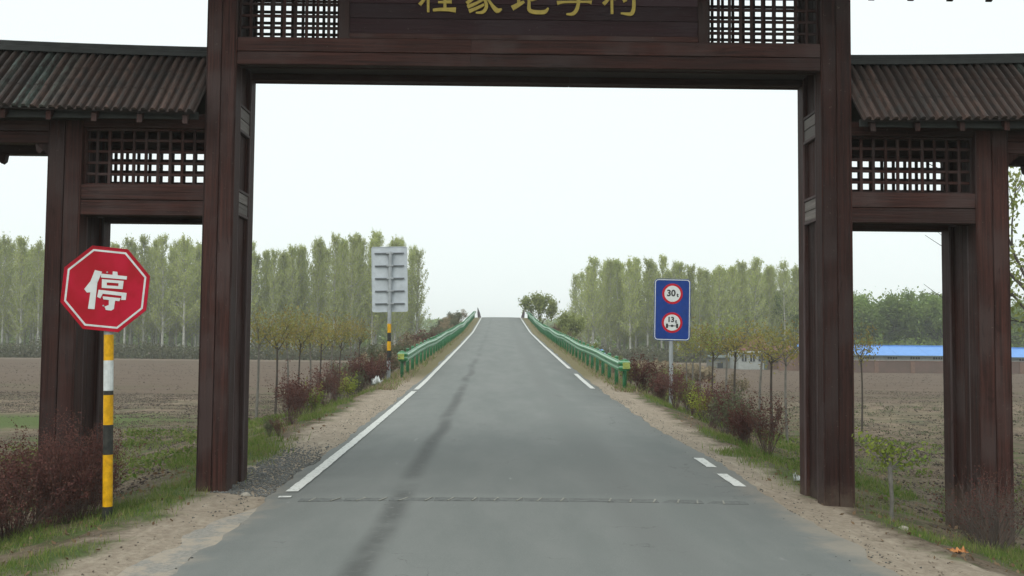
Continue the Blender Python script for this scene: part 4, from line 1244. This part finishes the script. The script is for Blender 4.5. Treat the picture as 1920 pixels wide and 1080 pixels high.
# the lopped sapling between the right gate posts
def lopped():
    r = np.random.default_rng(77); x, y = 3.95, 10.75
    o = empty('lopped_sapling', (x, y, gz(x, y)))
    tag(o, 'short lopped sapling with yellow green shoots between the two right gate posts', 'tree')
    tr = MB(); tr.tube([(0, 0, -.1), (.01, 0, .25), (-.01, 0, .56)], [.024, .021, .026], 8)
    ends = []
    for d, L in (((-1, 0, .55), .34), ((-.75, .3, .9), .30), ((.9, 0, .25), .30), ((.7, -.2, .8), .24), ((.2, .2, 1), .26), ((-.3, 0, 1), .2)):
        branchy(tr, r, (0, 0, .54), d, L, .012, 1, ends, 4, .45, .1, (2, 3))
    tr.build('trunk', M_barkgr, o)
    E = np.array([tuple(e[0]) for e in ends]); P = E[r.integers(0, len(E), 330)] + r.normal(size=(330, 3)) * .035
    V, F = quads(P, .032, r); link('foliage', np_mesh('foliage', V, F, M_fors), o)
lopped()

# ---- grass, straw, gravel, clods: masses nobody could count
def zone_pts(r, n, x0, x1, y0, y1, dens):
    x = r.uniform(x0, x1, n); y = y0 + (y1 - y0) * r.random(n) ** 1.4
    k = r.random(n) < dens(x, y); return x[k], y[k]
def blades(r, x, y, h, w, lean=.35):
    n = len(x); z = ground_z(x, y) + (fbm(x * 6, y * 6) - .5) * .035 - .01
    a = r.uniform(0, 6.28, n); dx, dy = np.cos(a) * w, np.sin(a) * w
    hh = h * r.uniform(.45, 1.2, n); la = r.normal(size=(n, 2)) * lean * hh[:, None]
    B0 = np.stack([x - dx, y - dy, z], 1); B1 = np.stack([x + dx, y + dy, z], 1)
    T1 = np.stack([x + dx * .5 + la[:, 0] * .5, y + dy * .5 + la[:, 1] * .5, z + hh * .6], 1); T0 = np.stack([x - dx * .5 + la[:, 0] * .5, y - dy * .5 + la[:, 1] * .5, z + hh * .6], 1)
    E = np.stack([x + la[:, 0], y + la[:, 1], z + hh], 1)
    V = np.stack([B0, B1, T1, T0, E, E], 1).reshape(-1, 3)
    i = np.arange(n)[:, None] * 6
    F = np.concatenate([i + np.array([[0, 1, 2, 3]]), i + np.array([[3, 2, 4, 5]])])
    return V, F
def in_gate(x, y):
    m = np.zeros_like(x, bool)
    for a, b in (LO, LI, RI, RO): m |= (x > a - .02) & (x < b + .02) & (y > YF - .02) & (y < YB + .02)
    return m
rg_ = np.random.default_rng(21)
x, y = zone_pts(rg_, 330000, -8, 8, 6.2, 34, lambda x, y: dens_green(x, y) * ~in_gate(x, y))
hs = np.where(y < 14, .10, .12) * (.6 + .8 * fbm(x * 2, y * 2)); V, F = blades(rg_, x, y, hs, np.where(y < 14, .0035, .007))
grass = link('grass', np_mesh('grass', V, F, M_grass)); tag(grass, 'fresh green grass growing in patches along both verges', 'grass', None, 'stuff')
def dens_straw(x, y):
    t = np.abs(x); n = fbm(x * .9 + 80, y * .8 + 5)
    lim = np.where(x < 0, 3.2, np.where(y < 10, 4.1, 3.35))
    return sstep(lim, lim + .8, t) * sstep(.44, .62, n) * .5 * ~in_gate(x, y)
x, y = zone_pts(rg_, 150000, -12, 12, 6.2, 42, dens_straw)
V, F = blades(rg_, x, y, .075 * (.5 + fbm(x * 3, y * 3)), np.where(y < 14, .003, .006), .9)
st = link('dry_grass', np_mesh('dry_grass', V, F, M_straw)); tag(st, 'dry straw coloured dead grass lying over the banks', 'grass', None, 'stuff')
# dry grass below the guard rails
def dens_rail(x, y): return sstep(2.95, 3.2, np.abs(x)) * (1 - sstep(4.6, 5.6, np.abs(x))) * .9
x, y = zone_pts(rg_, 60000, -5.6, 5.6, 28, 110, dens_rail)
V, F = blades(rg_, x, y, .16, .014, .5)
sel = link('verge_grass', np_mesh('verge_grass', V, F, [M_straw, M_grass], (np.tile(rg_.random(len(x)) < .35, 2)).astype(int))); tag(sel, 'dry and green grass under the green guard rails', 'grass', None, 'stuff')

def stones(name, x, y, size, mat, label, r, lift=0.0):
    n = len(x); z = np.maximum(ground_z(x, y), np.where(np.abs(x) < 2.55, road_z(y) - .03, -9)) + lift
    o = np.array([(1, 0, 0), (-1, 0, 0), (0, 1, 0), (0, -1, 0), (0, 0, 1), (0, 0, -1)], float)
    s = size * r.uniform(.4, 1.5, n)
    V = o[None] * (s[:, None, None] * r.uniform(.6, 1.2, (n, 6, 1))) * np.array([1, 1, .7]) + r.normal(size=(n, 6, 3)) * (s * .15)[:, None, None]
    a = r.uniform(0, 6.28, n); c, sn = np.cos(a), np.sin(a)
    V = np.stack([V[..., 0] * c[:, None] - V[..., 1] * sn[:, None], V[..., 0] * sn[:, None] + V[..., 1] * c[:, None], V[..., 2]], -1)
    V += np.stack([x, y, z + s * .3], 1)[:, None]
    f = np.array([(0, 2, 4), (2, 1, 4), (1, 3, 4), (3, 0, 4), (2, 0, 5), (1, 2, 5), (3, 1, 5), (0, 3, 5)])
    F = (np.arange(n)[:, None, None] * 6 + f[None]).reshape(-1, 3)
    ob = link(name, np_mesh(name, V.reshape(-1, 3), F, mat)); tag(ob, label, 'gravel', None, 'stuff')
M_gravel = simple('grey_gravel', (.20, .205, .195), .9, 0, .3, 25)
M_clod = simple('soil_clod', (.21, .17, .13), .95, 0, .25, 20)
x = rg_.uniform(-3.35, -2.62, 5200); y = rg_.uniform(11.0, 16.0, 5200); k = rg_.random(5200) < sstep(16, 12.5, y) * sstep(-3.5, -3.1, x)
k |= False
stones('gravel', x[k], y[k], .014, M_gravel, 'grey gravel spilled beside the inner left gate post', rg_)
x, y = zone_pts(rg_, 22000, -3.3, 3.3, 6.2, 30, lambda x, y: sstep(2.45, 2.65, np.abs(x)) * (1 - sstep(2.7, 3.3, np.abs(x))) * fbm(x * 2, y * 1.3) ** 2 * 2)
stones('asphalt_crumbs', x, y, .010, simple('broken_asphalt_crumb', (.12, .12, .11), .9, 0, .3, 20), 'crumbs of broken asphalt along both road edges', rg_)
x, y = zone_pts(rg_, 9000, -7, 7, 6.2, 22, lambda x, y: sstep(3.0, 4.0, np.abs(x)) * fbm(x * 1.4, y * 1.4) ** 2 * 2)
V, F = quads(np.stack([x, y, ground_z(x, y) + .012], 1) , .035, rg_); tag(link('leaf_litter', np_mesh('leaf_litter', V, F, leaf_mat('dead_leaf', (.16, .10, .06), (.26, .19, .12), None, .2))), 'dead brown leaves scattered on the sandy banks', 'leaf litter', None, 'stuff')
x, y = zone_pts(rg_, 9000, -5, 5, 6.2, 26, lambda x, y: sstep(2.6, 2.8, np.abs(x)) * .8)
stones('pebbles', x, y, .009, M_clod, 'loose pebbles and clods scattered over the sandy shoulders', rg_)
M_clod_d = simple('dark_tilled_clod', (.080, .060, .047), .95, 0, .2, 6)
M_clod_p = simple('pale_dry_clod', (.205, .165, .122), .95, 0, .2, 6)
def clods(n, x0, x1, y0, y1, sz, mat, label, keep=None):
    x = rg_.uniform(x0, x1, n); y = rg_.uniform(y0, y1, n); k = (fbm(x * .3 + y0, y * .5) > .38) & (np.abs(x) > 4.6)
    if keep is not None: k &= keep(x, y)
    stones('soil_clods', x[k], y[k], sz, mat, label, rg_)
clods(16000, -30, -8, 34, 50, .028, M_clod_d, 'dark clods on the pale strip of the left field')
clods(14000, -30, -8, 34, 50, .028, M_clod_p, 'pale stubble clods on the left field')
clods(16000, 8, 32, 19, 58, .028, M_clod_d, 'dark clods on the dry right field')
clods(12000, 8, 32, 19, 58, .028, M_clod_p, 'pale stubble clods on the dry right field')
nearb = lambda x, y: (np.abs(x) < 14)
clods(16000, -13, -4.6, 11.5, 33, .019, M_clod_d, 'dark lumps of earth on the left roadside bank', nearb)
clods(7000, -13, -4.6, 11.5, 33, .017, M_clod_p, 'pale lumps of earth on the left roadside bank', nearb)
clods(14000, 4.6, 12, 11.2, 30, .019, M_clod_d, 'dark lumps of earth on the right roadside bank', nearb)
clods(9000, 4.6, 12, 11.2, 30, .017, M_clod_p, 'pale lumps of earth on the right roadside bank', nearb)
clods(12000, -60, 60, 50, 110, .035, M_clod_d, 'clods of tilled soil over the dark fields', lambda x, y: np.abs(x) > 13)

# broad leaved weeds in loose rosettes on the banks
def weeds(n, x0, x1, y0, y1, name, mat, label, seed):
    r = np.random.default_rng(seed); cx = r.uniform(x0, x1, n); cy = r.uniform(y0, y1, n)
    k = fbm(cx * .8 + seed, cy * .7) > .52; cx, cy = cx[k], cy[k]
    m = 22; px = (cx[:, None] + r.normal(size=(len(cx), m)) * .11).ravel(); py = (cy[:, None] + r.normal(size=(len(cx), m)) * .11).ravel()
    pz = ground_z(px, py) + r.uniform(0, .14, len(px))
    V, F = quads(np.stack([px, py, pz], 1), .045, r); o = link(name, np_mesh(name, V, F, mat)); tag(o, label, 'weeds', None, 'stuff')
weeds(620, -12, -4.2, 11.5, 30, 'bank_weeds', M_grass, 'green weeds in loose tufts on the left bank', 3)
weeds(260, 4.3, 12, 11.5, 30, 'bank_weeds', M_grass, 'green weeds in loose tufts on the right bank', 4)
weeds(420, 8, 26, 18, 45, 'field_weeds', M_greyleaf, 'dull weeds scattered over the dry right field', 5)

# ------------------------------------------------------------------ farm buildings on the right
M_brick = simple('weathered_brick', (.20, .125, .095), .9, 0, .15, 5, .3, (.15, .10, .08))
M_brick2 = simple('dusty_brick', (.150, .098, .085), .9, 0, .15, 1.2, .3, (.115, .085, .070))
M_plaster = simple('pale_grey_plaster', (.36, .385, .37), .85, 0, .12, 3)
M_bluesheet = simple('sky_blue_metal_roof', (.11, .30, .70), .45, 0, .06, 2)
M_redtile = simple('red_brown_roof_tile', (.20, .085, .065), .85, 0, .2, 6)
M_glass = simple('dark_window_glass', (.03, .035, .04), .25, 0, 0, 5)
M_greyroof = simple('grey_green_edge', (.10, .13, .12), .7)

def shed(x0, x1, y0, y1, ze, zr, label, nwin):
    zb = -1.15; t = empty('farm_shed', (x0, y0, -1.0)); tag(t, label, 'shed')
    def rel(mb):
        mb.v = [(a - x0, b - y0, c + 1.0) for a, b, c in mb.v]; return mb
    w = MB(); w.box(x0, x1, y0, y1, zb, ze); 
    ym = (y0 + y1) / 2
    w.prism([(x0, y0, ze), (x0, y1, ze), (x0, ym, zr - .05)][::-1], (x1 - x0, 0, 0))
    rel(w).build('wall', M_plaster, t)
    # sheets of the blue roof, each its own piece with a seam
    n = max(2, int((x1 - x0) / 3.0)); dx = (x1 - x0 + .6) / n
    for k in range(n):
        a = x0 - .3 + k * dx; b = a + dx - .02
        for ye in (y0 - .35, y1 + .35):
            s = MB(); s.prism([(a, ye, ze - .03), (b, ye, ze - .03), (b, ym, zr), (a, ym, zr)], (0, 0, .05)); rel(s)
            s.build('roof_sheet', M_bluesheet, t)
    s = MB(); s.box(x0 - .3, x1 + .3, ym - .2, ym + .2, zr + .03, zr + .09, .02, 'x'); rel(s).build('ridge_cap', M_bluesheet, t)
    s = MB(); s.box(x0 - .3, x1 + .3, y0 - .37, y0 - .352, ze - .12, ze + .0, 0, 'x'); rel(s).build('eave_trim', M_greyroof, t)
    for k in range(nwin):
        wxx = x0 + 1.2 + k * (x1 - x0 - 2.0) / nwin
        for q in (0, .52):
            f = MB(); f.box(wxx + q, wxx + q + .44, y0 - .03, y0 - .003, ze - .36, ze - .14, 0, 'x'); fr = rel(f).build('window', M_glass, t)
            g = MB(); g.box(wxx + q + .2, wxx + q + .24, y0 - .045, y0 - .032, ze - .36, ze - .14, 0, 'x'); rel(g).build('frame', M_plaster, fr)
shed(31.2, 49.5, 103, 109, .66, 1.62, 'long low shed with sky blue metal roof behind a brick wall', 7)
shed(50.6, 62, 100.9, 106, .60, 1.50, 'lower blue roofed shed seen beyond the outer right gate post', 3)

def brick_wall(x0, x1, y, z1, label, mat=M_brick2):
    t = empty('yard_wall', (x0, y, -1.0)); tag(t, label, 'wall')
    m_ = MB(); m_.box(0, x1 - x0, 0, .3, -.2, z1 + 1.0); m_.build('brickwork', mat, t)
    m_ = MB(); m_.box(-.03, x1 - x0 + .03, -.04, .34, z1 + 1.002, z1 + 1.08, .02, 'x'); m_.build('coping', M_brick, t)
    k = 0; xx = 1.5
    while xx < x1 - x0:
        m_ = MB(); m_.box(xx, xx + .4, -.09, -.002, -.2, z1 + .98, .01, 'z'); m_.build('pier', M_brick, t); xx += 3.6
brick_wall(31.6, 62, 99.5, .10, 'long low reddish brick wall in front of the blue roofed shed')
brick_wall(28.7, 31.4, 104.5, .75, 'taller brick yard wall between the cottage and the shed', M_brick)

def cottage():
    x0, x1, y0, y1 = 24.4 + .3, 28.0, 108, 114
    t = empty('farm_cottage', (x0, y0, -1.0)); tag(t, 'small cottage with red brown roof and pale grey walls behind saplings', 'house')
    xL = wx(1386, 108); xR = wx(1440, 108); zE, zR = 1.0, 2.5; dx = 0
    def B(nm, mat, *a, parent=t, c=0, ax='z'):
        m_ = MB(); m_.box(*a, c, ax); m_.v = [(p - x0, q - y0, r_ + 1) for p, q, r_ in m_.v]; return m_.build(nm, mat, parent)
    B('wall', M_plaster, xL, xR, 108, 113, -1.1, zE)
    ym = 110.5
    m_ = MB(); m_.prism([(xL - .25, 107.6, zE - .02), (xR + .25, 107.6, zE - .02), (xR + .1, ym, zR), (xR - .6, ym, zR)], (0, 0, .09)); m_.v = [(p - x0, q - y0, r_ + 1) for p, q, r_ in m_.v]
    rf = m_.build('roof', M_redtile, t)
    m_ = MB(); m_.prism([(xL - .25, 113.4, zE - .02), (xR + .25, 113.4, zE - .02), (xR + .1, ym, zR), (xR - .6, ym, zR)][::-1], (0, 0, .09)); m_.v = [(p - x0, q - y0, r_ + 1) for p, q, r_ in m_.v]
    m_.build('roof', M_redtile, t)
    B('eave_board', M_white, xL - .2, xR + .2, 107.62, 107.68, zE - .2, zE - .06, ax='x')
    for a in (.35, 1.25, 2.15):
        w = B('window', M_glass, xL + a, xL + a + .5, 107.95, 107.997, -.15, .55, ax='x')
        B('frame', M_white, xL + a + .23, xL + a + .27, 107.92, 107.948, -.15, .55, parent=None, ax='x').parent = w
    B('door', M_greyroof, xL + 2.72, xL + 3.1, 107.94, 107.996, -1.0, .5, ax='x')
cottage()
def outbuilding(px0, px1, Y, z1, zr, mat, rmat, label):
    a, b = wx(px0, Y), wx(px1, Y); t = empty('outbuilding', (a, Y, -1)); tag(t, label, 'outbuilding')
    m_ = MB(); m_.box(0, b - a, 0, 3.5, -.2, z1 + 1); m_.build('wall', mat, t)
    m_ = MB(); m_.prism([(-.2, -.2, z1 + 1.0), (b - a + .2, -.2, z1 + 1.0), (b - a + .2, 3.7, zr + 1), (-.2, 3.7, zr + 1)], (0, 0, .1)); m_.build('roof', rmat, t)
    m_ = MB(); m_.box(.5, 1.1, -.05, -.002, z1 - .1, z1 + .5, 0, 'x'); m_.build('window', M_glass, t)
outbuilding(1441, 1498, 109, .85, 1.5, M_brick, M_redtile, 'low brick outbuilding joined on the right of the cottage')
outbuilding(1338, 1384, 112, .10, .3, simple('dull_grey_render', (.20, .21, .19), .9, 0, .2, 2), M_greyroof, 'low pale walled outbuilding left of the cottage')
outbuilding(1112, 1134, 130, .1, .75, M_plaster, M_bluesheet, 'tiny blue roofed hut seen between the guard rail and the wood')

# ------------------------------------------------------------------ distant power pylon
def pylon():
    Y = 600; x = wx(805, Y); t = empty('power_pylon', (x, Y, -1)); tag(t, 'faint distant lattice pylon left of the road crest', 'pylon')
    H = 16; m_ = MB(); w0, w1 = 1.6, .35
    for sx in (-1, 1):
        for sy in (-1, 1): m_.tube([(sx * w0, sy * w0, 0), (sx * w1, sy * w1, H)], .12, 4)
    for k in range(7):
        t0, t1 = k / 7, (k + 1) / 7; a = w0 + (w1 - w0) * t0; b = w0 + (w1 - w0) * t1
        m_.tube([(-a, -a, H * t0), (b, -b, H * t1)], .06, 3); m_.tube([(a, -a, H * t0), (-b, -b, H * t1)], .06, 3)
    m_.build('mast', M_steel, t)
    for z in (H * .8, H * .93):
        m_ = MB(); m_.tube([(-2.2, 0, z), (2.2, 0, z)], .1, 4); m_.build('cross_arm', M_steel, t)
pylon()

# ------------------------------------------------------------------ litter
def crumple(name, x, y, s, mat, label, cat, seed, flat=.45):
    r = np.random.default_rng(seed); n = 9
    u, v = np.meshgrid(np.linspace(-1, 1, n), np.linspace(-1, 1, n))
    h = np.abs(r.normal(size=(n, n))) * .35 * s
    V = np.stack([u * s * (1 + .2 * r.normal(size=(n, n))), v * s * .7 * (1 + .2 * r.normal(size=(n, n))), h * flat * 2 + .01], -1).reshape(-1, 3)
    i = np.arange(n * n).reshape(n, n); F = np.stack([i[:-1, :-1], i[:-1, 1:], i[1:, 1:], i[1:, :-1]], -1).reshape(-1, 4)
    F = np.concatenate([F, F[:0]]); o = link(name, np_mesh(name, V, F, mat), None, (x, y, gz(x, y)))
    md = o.modifiers.new('thickness', 'SOLIDIFY'); md.thickness = .004
    tag(o, label, cat)
crumple('food_wrapper', 3.93, 9.15, .075, simple('orange_wrapper', (.60, .25, .08), .5, 0, .2, 20), 'crumpled orange wrapper lying on the sandy right shoulder', 'litter', 1)
crumple('plastic_bag', wx(714, 31.5), 31.2, .16, M_white, 'white plastic bag caught beside the banded sign pole', 'litter', 2, 1.2)
crumple('paper_scrap', wx(1497, 12.9), 12.9, .05, M_white, 'white paper scrap in the grass beside the inner right gate post', 'litter', 3, 1.0)
M_stone = simple('pale_stone', (.36, .33, .28), .9, 0, .1, 20)
for px, Y, s, lab in ((1693, 10.1, .06, 'pale stone on the right shoulder between the gate posts'), (470, 11.0, .05, 'pale stone at the foot of the inner left gate post'), (1298, 22.6, .04, 'small pale stone at the sandy edge of the right verge')):
    r = np.random.default_rng(int(px)); m_ = MB(); k = 7
    x = wx(px, Y); rings = []
    for j, (rr, zz) in enumerate(((.75, -.3), (1, .1), (.8, .5), (.35, .75))):
        rings.append([(math.cos(6.283 * q / k) * rr * s * r.uniform(.8, 1.2), math.sin(6.283 * q / k) * rr * s * .8 * r.uniform(.8, 1.2), zz * s) for q in range(k)])
    for a in rings: m_.v += a
    for j in range(3):
        for q in range(k): m_.f.append((j * k + q, j * k + (q + 1) % k, (j + 1) * k + (q + 1) % k, (j + 1) * k + q)); m_.m.append(0)
    m_.f.append(tuple(3 * k + q for q in range(k))); m_.m.append(0)
    tag(m_.build('stone', M_stone, None, (x, Y, gz(x, Y))), lab, 'stone')

# ------------------------------------------------------------------ haze
hz = bpy.data.materials.new('haze_air'); hz.use_nodes = True; h = hz.node_tree; h.nodes.clear()
ho = h.nodes.new('ShaderNodeOutputMaterial'); hv = h.nodes.new('ShaderNodeVolumePrincipled')
hv.inputs['Color'].default_value = (.96, 1.0, .99, 1); hv.inputs['Density'].default_value = .0008; hv.inputs['Anisotropy'].default_value = .2
h.links.new(hv.outputs[0], ho.inputs['Volume'])
m_ = MB(); m_.box(-400, 400, -40, 640, -3, 20); tag(m_.build('haze', hz), 'thin pale spring haze over the fields', 'haze', None, 'stuff')
